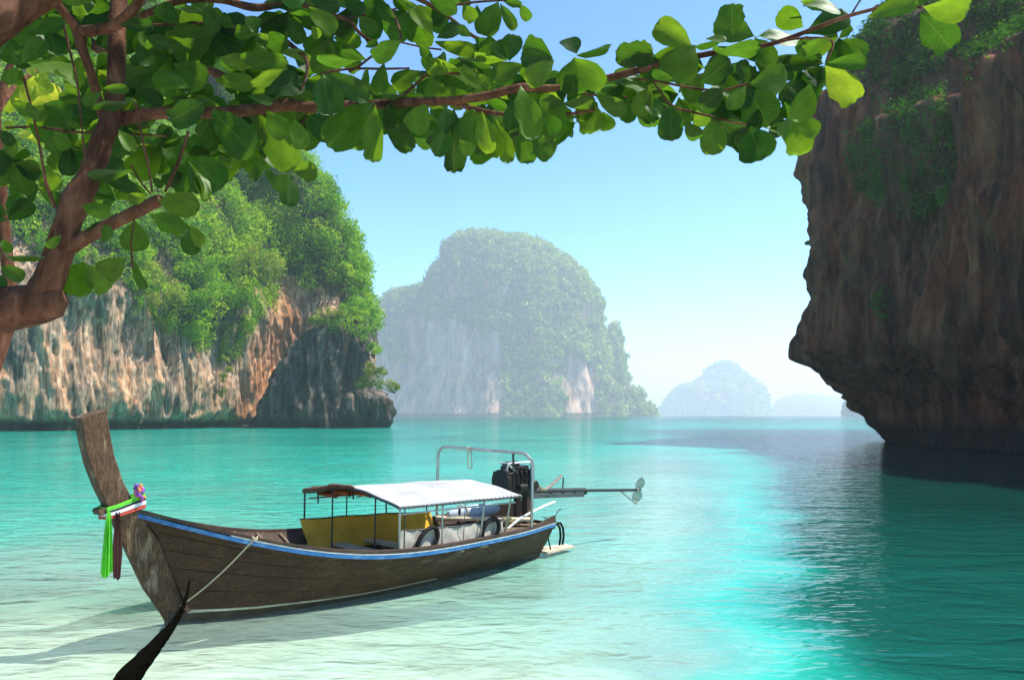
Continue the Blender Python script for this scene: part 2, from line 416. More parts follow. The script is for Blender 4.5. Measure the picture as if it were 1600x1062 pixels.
def foliage_obj(name, cl, mat, parent=None):
    v = np.concatenate([c[0] for c in cl]); o = 0; qs = []
    for c in cl: qs.append(c[1] + o); o += len(c[0])
    me = np_mesh(name, v, np.concatenate(qs), mat, smooth=False); attr(me, 'tone', np.concatenate([c[2] for c in cl]))
    return link(name, me, parent)

M_ROCK_L = rock_mat('limestone_warm', (.05, .038, .028), (.22, .16, .105), (.66, .51, .35), (.56, .20, .05), .9, .6, 1.3, 1.0, .8)  # heavy black stains here also stand in for shade in the rock's holes
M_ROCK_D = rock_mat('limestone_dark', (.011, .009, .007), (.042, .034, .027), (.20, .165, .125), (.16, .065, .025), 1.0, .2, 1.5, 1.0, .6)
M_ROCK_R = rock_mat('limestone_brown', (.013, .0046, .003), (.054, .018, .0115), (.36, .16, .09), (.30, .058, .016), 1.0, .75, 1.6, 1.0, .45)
M_ROCK_I = rock_mat('limestone_island', (.11, .065, .045), (.38, .23, .145), (.82, .60, .42), (.62, .25, .11), 12.0, .5, 5.0, 1.0, .4)
M_LEAF_L = foliage_mat('cliff_leaves', [(.05, .14, .012), (.13, .28, .02), (.27, .41, .03), (.46, .52, .06)], .42)
M_LEAF_I = foliage_mat('island_leaves', [(.06, .13, .02), (.15, .25, .035), (.29, .37, .05), (.45, .44, .09)], .3)
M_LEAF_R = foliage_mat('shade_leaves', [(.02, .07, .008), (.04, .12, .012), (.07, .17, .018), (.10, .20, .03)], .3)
M_LEAF_Y = foliage_mat('yellow_leaves', [(.07, .12, .02), (.16, .22, .03), (.30, .31, .05), (.42, .36, .09)], .35)
M_WOODT = simple('twig_bark', (.14, .10, .07), .85, var=.3, scale=3)

# ---- left cliff
def lerp_tab(z, tab):
    zz, vv = zip(*sorted(tab)); return np.interp(z, zz, vv)
SIL_L = [(700, 576), (668, 576), (600, 577), (540, 577), (455, 573), (400, 561), (330, 531), (290, 506), (240, 478), (190, 448), (130, 402), (60, 338), (0, 262), (-60, 170), (-120, 60), (-200, -150)]
DL = 196.0
def z_of(py, d): return H + (HY - py) / F * d
tabL = [(z_of(py, DL), (px - CX) / F * DL) for py, px in SIL_L]
zsL = np.concatenate([np.linspace(-4, 3, 16), np.linspace(3.5, 34, 90), np.linspace(34.8, 104, 90)])
levL = []
cntL = [8, 30, 70, 90, 60, 70, 60, 26, 10, 10, 6]
for z in zsL:
    xr = lerp_tab(z, tabL); dx = min(0, xr - lerp_tab(25, tabL))
    rec = max(0, z - 24) * .42
    under = -1.8 * math.exp(-((z - .3) / 1.5) ** 2) + .5 * math.exp(-((z - 6) / 5) ** 2) - .9 * math.exp(-((z - 17) / 6) ** 2)   # tide notch, belly, hollow
    P = [(-290 + dx, 190), (-150 + dx * .5, 128 + rec + -under * .2),
         (-80 + dx * .55 + under * .8, 139 + rec * 1.1 - under * .5), (-65 + dx * .62 + under, 159 + rec * .9 - under * .4),
         (-54 + dx * .75 + under, 181 + rec * .6), (-47.5 + dx * .88 + under * .3, 192 + rec * .35 - under * .5),
         (xr - 7 + (1.5 if z < 24 else 0), 193 + rec * .2), (xr, DL + 3), (xr - 8, 225), (-90 + dx, 280), (-220 + dx, 290)]
    levL.append(catmull(P, cntL))
def dispL(x, y, z):
    k = np.clip((34 - z) / 10, .35, 1)
    ribs = 1 - 2 * np.abs(fbm(x / 9, y / 9, z / 40, 3))
    return k * (2.2 * ribs + 1.3 * (1 - 2 * np.abs(fbm(x / 4 + z * .05, y / 4, z / 26 + 9, 3))) + .8 * (1 - 2 * np.abs(fbm(x / 1.6 + z * .08, y / 1.6, z / 13, 3))) + .5 * (1 - 2 * np.abs(fbm(x / 1.1, y / 1.1, z / 9, 2))) + .35 * fbm(x / .6, y / .6, z / 1.2, 2)) - 3.6
LFT = loft(levL, zsL, dispL)
def rustL(v):
    px, py = project(v)
    # a broad rust-coloured seep runs down the diagonal face beside the dark rock
    n = fbm(v[:, 0] / 5, v[:, 1] / 5, v[:, 2] / 14, 3)
    ax = 385 + (660 - py) * .42
    return np.clip(1.15 - np.abs(px - ax) / 55 + n * .8, 0, 1) * (v[:, 2] > 1.0) * .95
o = CLIFF_L = loft_mesh('limestone_cliff', [LFT], M_ROCK_L, rustL)
tag(o, 'tall sunlit cream and rust limestone cliff on the left with greenery on top', 'cliff', kind='structure')

# ---- dark rock in front of it
DD = 178.0
SILD = [(690, 398, 604), (668, 400, 600), (655, 402, 605), (640, 405, 608), (622, 412, 603), (605, 420, 582), (570, 438, 579), (540, 460, 578), (520, 478, 576), (508, 497, 568), (500, 512, 552), (494, 525, 540)]
zsD = np.concatenate([np.linspace(-3, 3, 16), np.linspace(3.3, z_of(494, DD), 70)])
levD = []
tabA = [(z_of(a, DD), (b - CX) / F * DD) for a, b, c in SILD]; tabB = [(z_of(a, DD), (c - CX) / F * DD) for a, b, c in SILD]
for z in zsD:
    xa, xb = lerp_tab(z, tabA), lerp_tab(z, tabB); w = xb - xa; d = w * .42 + 1.5
    P = [(xa + .6, DD + 1.5), (xa + w * .2, DD - d * .25), (xa + w * .55, DD - d * .33), (xb - w * .12, DD - d * .18), (xb - .5, DD + d * .2), (xb - w * .3, DD + d * .9), (xa + w * .2, DD + d)]
    levD.append(catmull(P, [40, 60, 60, 40, 30, 24, 30]))
DRK = loft(levD, zsD, lambda x, y, z: 1.9 * (1 - 2 * np.abs(fbm(x / 3.2, y / 3.2, z / 11, 3))) + 1.3 * fbm(x / 1.8, y / 1.8, z / 5, 3) + .35 * fbm(x / .6, y / .6, z / 1.5, 2) - .5)
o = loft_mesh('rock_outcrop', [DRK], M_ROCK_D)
tag(o, 'dark shaded rock outcrop standing in the water against the sunlit cliff', 'rock', kind='structure')

# ---- right cliff (hangs over the water and goes on out of the picture towards the beach)
DR = 80.0
SILR = [(705, 1393), (692, 1387), (678, 1372), (664, 1362), (640, 1349), (615, 1324), (590, 1293), (566, 1272), (552, 1258), (538, 1257), (480, 1263), (420, 1261), (360, 1261), (325, 1258), (300, 1248), (262, 1242), (225, 1245), (190, 1262), (160, 1272), (135, 1285), (95, 1325), (55, 1345), (30, 1365), (0, 1385), (-60, 1440)]
tabR = [(z_of(a, DR), (b - CX) / F * DR) for a, b in SILR]
zsR = np.concatenate([np.linspace(-4, 2.5, 22), np.linspace(2.8, z_of(-30, DR), 160)])
levR = []
for z in zsR:
    xl = lerp_tab(z, tabR); ov = xl - 34.5
    k = min(1, max(0, z) / 9); bk = max(0, z - 27) * .9
    P = [(xl, DR), (35.2 + ov * .55 + bk * .5, 70), (36.6 + ov * .42 - 1.2 * k + bk, 61), (37.5 + ov * .3 - 3 * k + bk, 48), (34 + bk, 30), (42 + bk, 16), (60, 10), (90, 10), (110, 120), (60, 118), (xl + 7, 95)]
    levR.append(catmull(P, [110, 120, 110, 40, 20, 10, 8, 8, 8, 10, 40]))
def dispR(x, y, z):
    r = 1.7 * (1 - 2 * np.abs(fbm(x / 11 + z * .02, y / 11, z / 30 + 2, 3))) - .5 + 1.0 * (1 - 2 * np.abs(fbm(x / 5 + z * .05, y / 5, z / 22, 3))) + .9 * fbm(x / 2, y / 2, z / 10 + 3, 3) + .4 * fbm(x / .8, y / .8, z / 2.6, 3) + .16 * fbm(x / .3, y / .3, z / .8, 2)
    return (1.6 * r - 3.1) * np.clip((z + 3) / 6, .35, 1)
RGT = loft(levR, zsR, dispR)
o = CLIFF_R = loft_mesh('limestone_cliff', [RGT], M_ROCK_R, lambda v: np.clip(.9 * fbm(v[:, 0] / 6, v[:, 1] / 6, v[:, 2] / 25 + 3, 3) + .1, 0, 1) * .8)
tag(o, 'dark brown overhanging limestone cliff on the right, in shade', 'cliff', kind='structure')

# ---- islands
def island(sil, D, depth_k, zn, disp, counts=(60, 60, 60, 60, 30, 20, 30)):
    """sil rows (py, left px, right px) from the water up"""
    tA = [(z_of(a, D), (b - CX) / F * D) for a, b, c in sil]; tB = [(z_of(a, D), (c - CX) / F * D) for a, b, c in sil]
    ztop = max(t[0] for t in tA); zs = np.concatenate([[-12], np.linspace(0, ztop, zn)])
    lev = []; W0 = tB[0][1] - tA[0][1]
    for z in zs:
        xa, xb = lerp_tab(z, tA), lerp_tab(z, tB); w = xb - xa; d = max(w, W0 * .15) * depth_k
        P = [(xa, D), (xa + w * .18, D - d * .34), (xa + w * .5, D - d * .5), (xb - w * .18, D - d * .34), (xb, D), (xb - w * .25, D + d * .5), (xa + w * .25, D + d * .5)]
        lev.append(catmull(P, counts))
    return loft(lev, zs, disp)
def dispI(x, y, z):
    x, y, z = x / 2, y / 2, z / 2
    return np.clip((190 - z) / 70, .25, 1) * 2 * (7 * (1 - 2 * np.abs(fbm(x / 60, y / 60, z / 160, 3))) + 7 * fbm(x / 25, y / 25, z / 60 + 4, 3) + 3 * fbm(x / 9, y / 9, z / 22, 3) - 12)
DI = 1800.0
ISL = [island([(652, 590, 985), (620, 606, 975), (560, 640, 962), (520, 648, 952), (480, 655, 945), (455, 662, 935), (430, 672, 918), (410, 684, 893), (395, 690, 870), (382, 697, 846), (374, 706, 815), (370, 716, 790)], DI, .62, 90, dispI),
       island([(652, 566, 720), (600, 566, 720), (520, 567, 720), (495, 569, 722), (480, 579, 722), (466, 592, 720), (456, 612, 715), (452, 640, 700)], DI + 60, .7, 50, dispI),
       island([(652, 900, 1031), (640, 905, 1029), (625, 912, 1016), (610, 890, 1003), (596, 895, 992), (580, 900, 987), (550, 912, 982), (525, 932, 977), (513, 948, 972), (508, 955, 968)], DI + 30, .8, 50, dispI)]
o = ISLAND = loft_mesh('island', ISL, M_ROCK_I)
tag(o, 'large hazy limestone island with a green wooded top across the bay', 'island', kind='structure')
def far_island(sil, D, label, zn=40):
    s = D / 900.0
    I = island(sil, D, .7, zn, lambda x, y, z: s * (7 * fbm(x / (50 * s), y / (50 * s), z / (90 * s), 4) - 1), (30, 30, 30, 30, 20, 12, 20))
    o = loft_mesh('island', [I], M_FAR); tag(o, label, 'island', kind='structure'); return I
M_FAR = simple('far_woods', (.075, .10, .05), .9, var=.35, scale=.02, col2=(.16, .16, .11))
FARS = [far_island([(651, 1033, 1208), (640, 1036, 1206), (620, 1050, 1203), (606, 1060, 1196), (600, 1086, 1188), (590, 1096, 1176), (578, 1106, 1160), (571, 1116, 1148), (567, 1126, 1138)], 4200, 'small pale blue dome-shaped island on the horizon'),
        far_island([(650, 1195, 1345), (640, 1196, 1345), (632, 1200, 1342), (625, 1208, 1335), (619, 1222, 1300), (615, 1240, 1270)], 5200, 'faint low hill almost lost in the haze on the horizon'),
        far_island([(651, 1320, 1420), (640, 1321, 1420), (625, 1324, 1415), (612, 1334, 1405), (600, 1350, 1395)], 1900, 'small blue-grey island peeping out behind the overhanging cliff')]

# ------------------------------------------------------------------ vegetation on the rocks
def pick(part, mask, n, seed):
    """n points of a loft skin where mask(px,py,V,N) holds, weighted by area seen from the front"""
    V, Nn = part[0], part[1]
    px, py = project(V)
    facing = -(Nn * V / np.linalg.norm(V, axis=-1, keepdims=True)).sum(-1)
    w = mask(px, py, V, Nn) * (facing > -.35)
    du = np.linalg.norm(np.roll(V, -1, 1) - V, axis=-1); dv = np.linalg.norm(np.gradient(V, axis=0), axis=-1)
    w = (w * du * dv).ravel(); w = np.clip(w, 0, None)
    g = np.random.default_rng(seed)
    i = g.choice(len(w), n, p=w / w.sum())
    return V.reshape(-1, 3)[i] + g.normal(size=(n, 3)) * .3, Nn.reshape(-1, 3)[i]
def poly(x, pts):
    a, b = zip(*pts); return np.interp(x, a, b)
# left cliff: everything above a ragged line
def maskL(px, py, V, Nn):
    line = poly(px, [(-200, 300), (0, 330), (60, 400), (130, 440), (215, 452), (250, 478), (300, 505), (345, 522), (372, 500), (400, 452), (440, 440), (505, 442), (522, 470), (540, 500), (590, 530)])
    n = fbm(V[..., 0] / 9, V[..., 1] / 9, V[..., 2] / 9, 3) * 40
    bare = (fbm(V[..., 0] / 14 + 3, V[..., 1] / 14, V[..., 2] / 10, 3) > .28) & (px < 200)
    return ((py < line + n) & (py > -60) ).astype(float)
pts, nr = pick(LFT, maskL, 3300, 11)
rad = np.random.default_rng(1).uniform(1.1, 2.9, len(pts))
hi = (pts[:, 2] > 34); rad[hi] *= 1.25
c1 = leaf_cloud(pts + nr * rad[:, None] * .45, rad, (60 * rad ** 1.6).astype(int), .3, 12, .85)
soil(CLIFF_L, [LFT], [maskL(*project(LFT[0]), LFT[0], LFT[1])])
# weeping strands under the ledge
def maskLd(px, py, V, Nn):
    line = poly(px, [(215, 452), (250, 478), (300, 515), (345, 540), (372, 520), (400, 470), (430, 455)])
    return ((np.abs(py - line) < 18) & (px > 210) & (px < 430)).astype(float)
pd, nd = pick(LFT, maskLd, 130, 13)
rd = np.random.default_rng(2).uniform(.6, 1.3, len(pd))
c2 = leaf_cloud(pd + nd * .6, rd, 110, .2, 14, 1.6, droop=1.6)
o = foliage_obj('cliff_greenery', [c1, c2], M_LEAF_L)
tag(o, 'dense bright green bushes and creepers covering the left cliff above the bare rock', 'greenery', kind='stuff')

def shrub(name, base, blobs, per, size, mat, label, cat, seed, group=None, stems=5, squash=.8):
    """a plant: stem(s) and a crown of leaf clumps; blobs (dx,dy,dz,r) metres from the base"""
    r = empty(name, base); tag(r, label, cat, group)
    mb = MB(); rr = random.Random(seed)
    for i, b_ in enumerate(blobs[:stems]):
        mid = Vector(b_[:3]) * .5 + Vector((rr.uniform(-.2, .2), rr.uniform(-.2, .2), .1)) * b_[3]
        mb.tube([(0, 0, -.3), mid, Vector(b_[:3])], [.09 * b_[3] ** .5, .06 * b_[3] ** .5, .02], 5)
    mb.build('trunk', M_WOODT, r)
    bl = np.array([b_[:3] for b_ in blobs], float); ra = np.array([b_[3] for b_ in blobs], float)
    # sub-clumps so that the outline breaks up
    g = np.random.default_rng(seed); C, R = [], []
    for c_, q in zip(bl, ra):
        k = 9
        d = g.normal(size=(k, 3)); d /= np.linalg.norm(d, axis=1, keepdims=True)
        C.append(c_ + d * q * .62 * np.array([1, 1, squash])); R.append(q * g.uniform(.28, .52, k))
    C = np.concatenate(C); R = np.concatenate(R)
    foliage_obj('crown', [leaf_cloud(C, R, per, size, seed + 1, squash)], mat, r)
    return r
def blobs_px(lst, d0):
    """(px, py, radius px[, depth offset]) -> base and blobs relative to the lowest"""
    P = [(at(a[0], a[1], d0 + (a[3] if len(a) > 3 else 0)), a[2] / F * d0) for a in lst]
    b = min(P, key=lambda q: q[0].z); base = b[0] - Vector((0, 0, b[1] * .9))
    return base, [(*(p - base), r_) for p, r_ in P]
for i, (lst, d0, per, size, mat, label, cat) in enumerate([
    ([(548, 500, 26), (522, 506, 22, -1), (568, 520, 20, -1), (585, 545, 14, 0), (500, 500, 14), (556, 476, 18, 2), (538, 486, 15, 1)], 176, 80, .17, M_LEAF_L, 'green bush crowning the dark shaded rock outcrop', 'bush'),
    ([(585, 590, 20), (602, 602, 17, -1), (568, 598, 15), (617, 604, 9), (577, 575, 12), (596, 580, 11)], 172, 80, .15, M_LEAF_Y, 'yellow-green bush jutting out over the water from the side of the dark rock', 'bush'),
    ([(507, 492, 18, -2), (525, 488, 14, -2), (490, 500, 10, -2)], 176, 70, .15, M_LEAF_Y, 'yellowish bush on the upper left edge of the dark rock', 'bush'),
    ([(552, 432, 17), (560, 452, 14), (546, 455, 14), (540, 418, 13), (566, 440, 8), (548, 470, 10)], 192, 80, .19, M_LEAF_L, 'green tree leaning out from the outer edge of the left cliff', 'tree'),
    ([(352, 560, 9), (350, 590, 10, -1), (346, 612, 9, -1), (358, 578, 8)], 174, 70, .12, M_LEAF_Y, 'yellowish creeper hanging down the foot of the sunlit cliff', 'creeper'),
    ([(240, 420, 30), (262, 448, 26, -1), (250, 470, 20, -2), (225, 445, 18), (275, 470, 15, -1)], 160, 90, .17, M_LEAF_Y, 'pale yellow-green tree on the ledge at the left of the cliff greenery', 'tree'),
    ([(402, 395, 28), (425, 412, 22, -1), (385, 415, 22, -1), (412, 430, 16, -2)], 178, 90, .18, M_LEAF_Y, 'yellow-green tree in the middle of the cliff greenery', 'tree'),
    ([(320, 430, 28), (345, 455, 24, -2), (312, 465, 22, -2), (335, 410, 20, 1)], 168, 90, .18, M_LEAF_L, 'mid green tree hanging over the bare rock below the cliff greenery', 'tree'),
]):
    b0, bl = blobs_px(lst, d0)
    shrub('tree' if cat == 'tree' else 'bush' if cat == 'bush' else 'creeper', b0, bl, per, size, mat, label, cat, 300 + i * 10)

# islands
def maskI(px, py, V, Nn):
    f = fbm(V[..., 0] / 90, V[..., 1] / 90, V[..., 2] / 120, 3)
    bare = (px > 632) & (px < 785) & (py > 500 + f * 40) | (px > 885) & (px < 932) & (py > 570 + f * 40) | (px > 590) & (px < 640) & (py > 590 + f * 60) | (Nn[..., 2] < -.05)
    return (~bare & ((py < 655))).astype(float) * np.where(py > 560, np.clip(.35 + f, .05, 1), 1)
soil(ISLAND, ISL, [maskI(*project(p_[0]), p_[0], p_[1]) for p_ in ISL])
cl = []
for i, (part, n) in enumerate(zip(ISL, (2100, 350, 420))):
    pi, ni = pick(part, maskI, n, 40 + i); ri = np.random.default_rng(60 + i).uniform(5, 12, n)
    cl.append(leaf_cloud(pi + ni * ri[:, None] * .35, ri, 46, 3.6, 70 + i, .85))
o = foliage_obj('island_woods', cl, M_LEAF_I); tag(o, 'woods covering the large hazy island across the bay', 'woods', kind='stuff')
for i, (I, nn, rr_, sz) in enumerate(zip(FARS, (500, 0, 160), (28, 0, 10), (10.0, 0, 4.6))):
    if nn:
        pi, ni = pick(I, lambda px, py, V, Nn: np.ones(px.shape), nn, 90 + i); ri = np.random.default_rng(95 + i).uniform(rr_ * .5, rr_, nn)
        o = foliage_obj('island_woods', [leaf_cloud(pi, ri, 24, sz, 99 + i, .7)], M_LEAF_I)
        tag(o, ['woods on the small pale dome-shaped island on the horizon', '', 'woods on the small island behind the overhanging cliff'][i], 'woods', kind='stuff')

# right cliff: a hanging green patch, and trees along its top
def maskR(px, py, V, Nn):
    f = fbm(V[..., 0] / 4 + 5, V[..., 1] / 4, V[..., 2] / 6, 3)
    a = ((px - 1425 + (py - 200) * .12) / 85) ** 2 + ((py - 225) / 125) ** 2 + f * 1.5
    b_ = (py < 130 + f * 40 - (px - 1340) * .25) & (px > 1330)
    cpt = ((px - 1385) / 20) ** 2 + ((py - 465) / 22) ** 2 + f * 1.2
    return ((a < .95) | b_ | (cpt < .6)).astype(float)
soil(CLIFF_R, [RGT], [maskR(*project(RGT[0]), RGT[0], RGT[1])], .45)
pr, nr = pick(RGT, maskR, 2200, 21); rr_ = np.random.default_rng(22).uniform(.4, 1.1, len(pr))
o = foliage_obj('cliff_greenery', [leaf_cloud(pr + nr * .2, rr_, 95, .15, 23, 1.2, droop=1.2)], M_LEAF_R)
tag(o, 'dark green creepers hanging down the shaded right cliff', 'greenery', kind='stuff')
for i, (lst, d0, label) in enumerate([
    ([(1352, 60, 26), (1335, 85, 18), (1372, 40, 22), (1390, 66, 20), (1362, 90, 20)], 79, 'dark tree at the outer corner of the right cliff top'),
    ([(1400, 22, 26), (1440, 30, 30), (1425, 5, 24), (1470, 50, 26), (1455, 75, 22)], 82, 'dark tree with sky showing through it on the right cliff top'),
    ([(1500, 60, 30), (1530, 40, 34), (1560, 70, 30), (1590, 45, 34), (1520, 100, 22)], 76, 'dark tree at the top right corner on the right cliff'),
    ([(1266, 378, 5), (1261, 380, 4), (1270, 382, 5)], 80, 'tiny bush sprouting from the left edge of the right cliff')]):
    b0, bl = blobs_px(lst, d0)
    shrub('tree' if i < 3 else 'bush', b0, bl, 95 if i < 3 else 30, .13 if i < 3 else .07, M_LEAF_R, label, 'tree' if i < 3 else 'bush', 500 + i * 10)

# ------------------------------------------------------------------ haze over the bay
m_haze, N, L, out = M('haze')
pv = N('ShaderNodeVolumePrincipled'); pv.inputs['Color'].default_value = (.96, .985, 1, 1); pv.inputs['Density'].default_value = HAZE
pv.inputs['Anisotropy'].default_value = .35
L(pv.outputs[0], out.inputs['Volume'])
mb = MB(); mb.box((0, 0, 193), (41000, 41000, 416))
o = mb.build('haze', m_haze); tag(o, 'thin sea haze over the whole bay', 'haze', kind='stuff')

# ------------------------------------------------------------------ longtail boat: local x = towards the near side, y = aft, z = up
def wood(name, dark, mid, light, sy=1.2, bump=.35, rough=.75, wear=None, up=False):
    m, N, L, out = M(name)
    p = N('ShaderNodeBsdfPrincipled'); p.inputs['Roughness'].default_value = rough; p.inputs['Specular IOR Level'].default_value = .25
    g1 = tex(N, L, 9, (6, 6, sy) if up else (6, sy, 6), 7, .65, dist=.4); g2 = tex(N, L, 2.2, (1, .6, 1.6), 5, .6); g3 = tex(N, L, 30, (5, 5, .8) if up else (5, .8, 5), 4, .7)
    c = ramp_out(N, L, g1, [(.28, dark), (.5, mid), (.72, light)])
    c = mixc(N, L, 1.0, c, ramp_out(N, L, g2, [(.3, (.6,) * 3), (.7, (1.3,) * 3)]), 'MULTIPLY')
    c = mixc(N, L, 1.0, c, ramp_out(N, L, g3, [(.3, (.75,) * 3), (.65, (1.1,) * 3)]), 'MULTIPLY')
    if wear:
        g4 = tex(N, L, 3.2, (1.8, 1.8, .5) if up else (1, .5, 1.8), 7, .75, dist=.5)
        f_ = ramp_out(N, L, g4, [(.56, (0, 0, 0)), (.66, (.8,) * 3)]); c = mixc(N, L, f_, c, wear)
    L(c, p.inputs['Base Color']); b = N('ShaderNodeBump'); b.inputs['Strength'].default_value = bump; b.inputs['Distance'].default_value = .008
    L(g1.outputs['Fac'], b.inputs['Height']); L(b.outputs[0], p.inputs['Normal']); L(p.outputs[0], out.inputs[0]); return m
W_HULL = wood('hull_wood', (.018, .008, .004), (.056, .027, .012), (.11, .057, .027), .7, wear=(.13, .095, .06))
W_STEM = wood('stem_wood', (.035, .019, .010), (.085, .048, .024), (.17, .105, .058), 1.0, wear=(.30, .24, .16), up=True)
W_RAIL = wood('rail_wood', (.025, .016, .012), (.06, .038, .026), (.11, .075, .052), .6)
W_DECK = wood('deck_wood', (.09, .06, .04), (.20, .14, .09), (.32, .24, .165), .7)
W_PALE = wood('pale_wood', (.34, .25, .15), (.56, .45, .30), (.70, .60, .44), .7)
M_BLUE = simple('blue_paint', (.02, .13, .33), .5, var=.4, scale=9, vec=(2, .8, 2), col2=(.12, .25, .38), bump=.2)
M_WHITE = simple('white_paint', (.62, .60, .55), .5, var=.3, scale=10)
M_CREAM = simple('cream_line', (.45, .42, .30), .6, var=.35, scale=6)
M_BOTT = simple('bottom_paint', (.030, .022, .016), .6, var=.4, scale=5, col2=(.07, .055, .035))
def cloth(name, col, trans, var=.15, scale=3.0, bump=.4):
    m, N, L, out = M(name)
    t = tex(N, L, scale, (1, 1, 2.2), 6, .65); c = ramp_out(N, L, t, [(.3, tuple(x * (1 - var) for x in col)), (.7, tuple(min(1, x * (1 + var * .6)) for x in col))])
    b = N('ShaderNodeBump'); b.inputs['Strength'].default_value = bump; b.inputs['Distance'].default_value = .02; L(t.outputs['Fac'], b.inputs['Height'])
    d = N('ShaderNodeBsdfDiffuse'); L(c, d.inputs[0]); L(b.outputs[0], d.inputs['Normal']); q = N('ShaderNodeBsdfTranslucent'); L(c, q.inputs[0])
    mx = N('ShaderNodeMixShader'); mx.inputs[0].default_value = trans; L(d.outputs[0], mx.inputs[1]); L(q.outputs[0], mx.inputs[2]); L(mx.outputs[0], out.inputs[0]); return m
M_ROOF = cloth('white_canvas', (.50, .50, .485), .28, .2, 2.2, .15)
M_YEL = cloth('yellow_tarp', (.86, .52, .07), .3, .18)
M_GREYT = cloth('grey_tarp', (.58, .53, .44), .25, .22)
M_STEEL = simple('dull_steel', (.42, .41, .38), .38, .85, var=.25, scale=12)
M_DKST = simple('dark_steel', (.05, .055, .055), .45, .5, var=.4, scale=14)
M_BLACK = simple('black_rubber', (.006, .006, .006), .7, var=.4, scale=14, spec=.15)
M_IRON = simple('greasy_iron', (.018, .017, .016), .45, .4, var=.6, scale=22, col2=(.06, .045, .03))
M_LINE = simple('dark_lining', (.13, .045, .018), .8, var=.5, scale=9)
M_ROPE = simple('pale_rope', (.45, .38, .24), .9, var=.3, scale=60)
M_ROPED = simple('wet_rope', (.003, .003, .002), 1.0, var=.5, scale=80, spec=0)
M_ORNG = simple('orange_cloth', (.60, .13, .025), .7, var=.3, scale=9)
boat = empty('longtail_boat', (-4.337, 11.176, 0)); boat.rotation_euler = Euler((.005, .035, -.753), 'XYZ')
tag(boat, 'wooden longtail boat with tall prow and white canopy moored in the turquoise shallows', 'boat')
bpy.context.view_layer.update(); BM = boat.matrix_world.copy()
GS = [-.42, -.2, 0, .25, .5, .75, 1, 1.5, 2, 2.5, 3, 3.5, 4, 5, 6, 7]
GW = [.10, .30, .45, .60, .72, .83, .92, 1.06, 1.16, 1.22, 1.25, 1.24, 1.20, 1.03, .76, .42]
GZ = [1.43, 1.354, 1.288, 1.206, 1.128, 1.056, .988, .874, .792, .74, .712, .702, .70, .686, .666, .652]
def smooth_tab(xs, ys):
    P = np.polyfit(xs, ys, 7); return lambda s: float(np.polyval(P, s))
gw, gz = smooth_tab(GS, GW), smooth_tab(GS, GZ)
def ww(s): return float(np.interp(s, [-.1, .15, .5, .93, 1.83, 2.93, 4.27, 6.05, 7.0], [.03, .2, .38, .52, .64, .66, .56, .27, .12]))
def stem_aft(z): return float(np.interp(z, [-.3, -.1, .16, .66, 1.17, 1.43], [.36, .3, .18, 0.0, -.2, -.42]))
def hull_pt(u, v, side, out=0.0):
    """u 0..1 bow to stern, v 0 gunwale .. 1 turn of the bilge"""
    s_g = -.40 + 7.42 * u
    zz = gz(s_g) * (1 - v) + (.12 - .05 * min(1, u * 3)) * v
    z0 = 1.43 * (1 - v) + .12 * v
    s0 = stem_aft(z0); s1 = 7.02 - .10 * v
    s = s0 + (s1 - s0) * u
    wg = gw(s_g) * .965; wv = ww(s)
    k = (1 - v) ** .82
    t = wv + (wg - wv) * k + .035 * math.sin(math.pi * v)
    t = max(t, .085)
    return (side * (t + out), s, zz)
US = [0] + [((i + 1) / 46) ** 1.25 for i in range(46)]
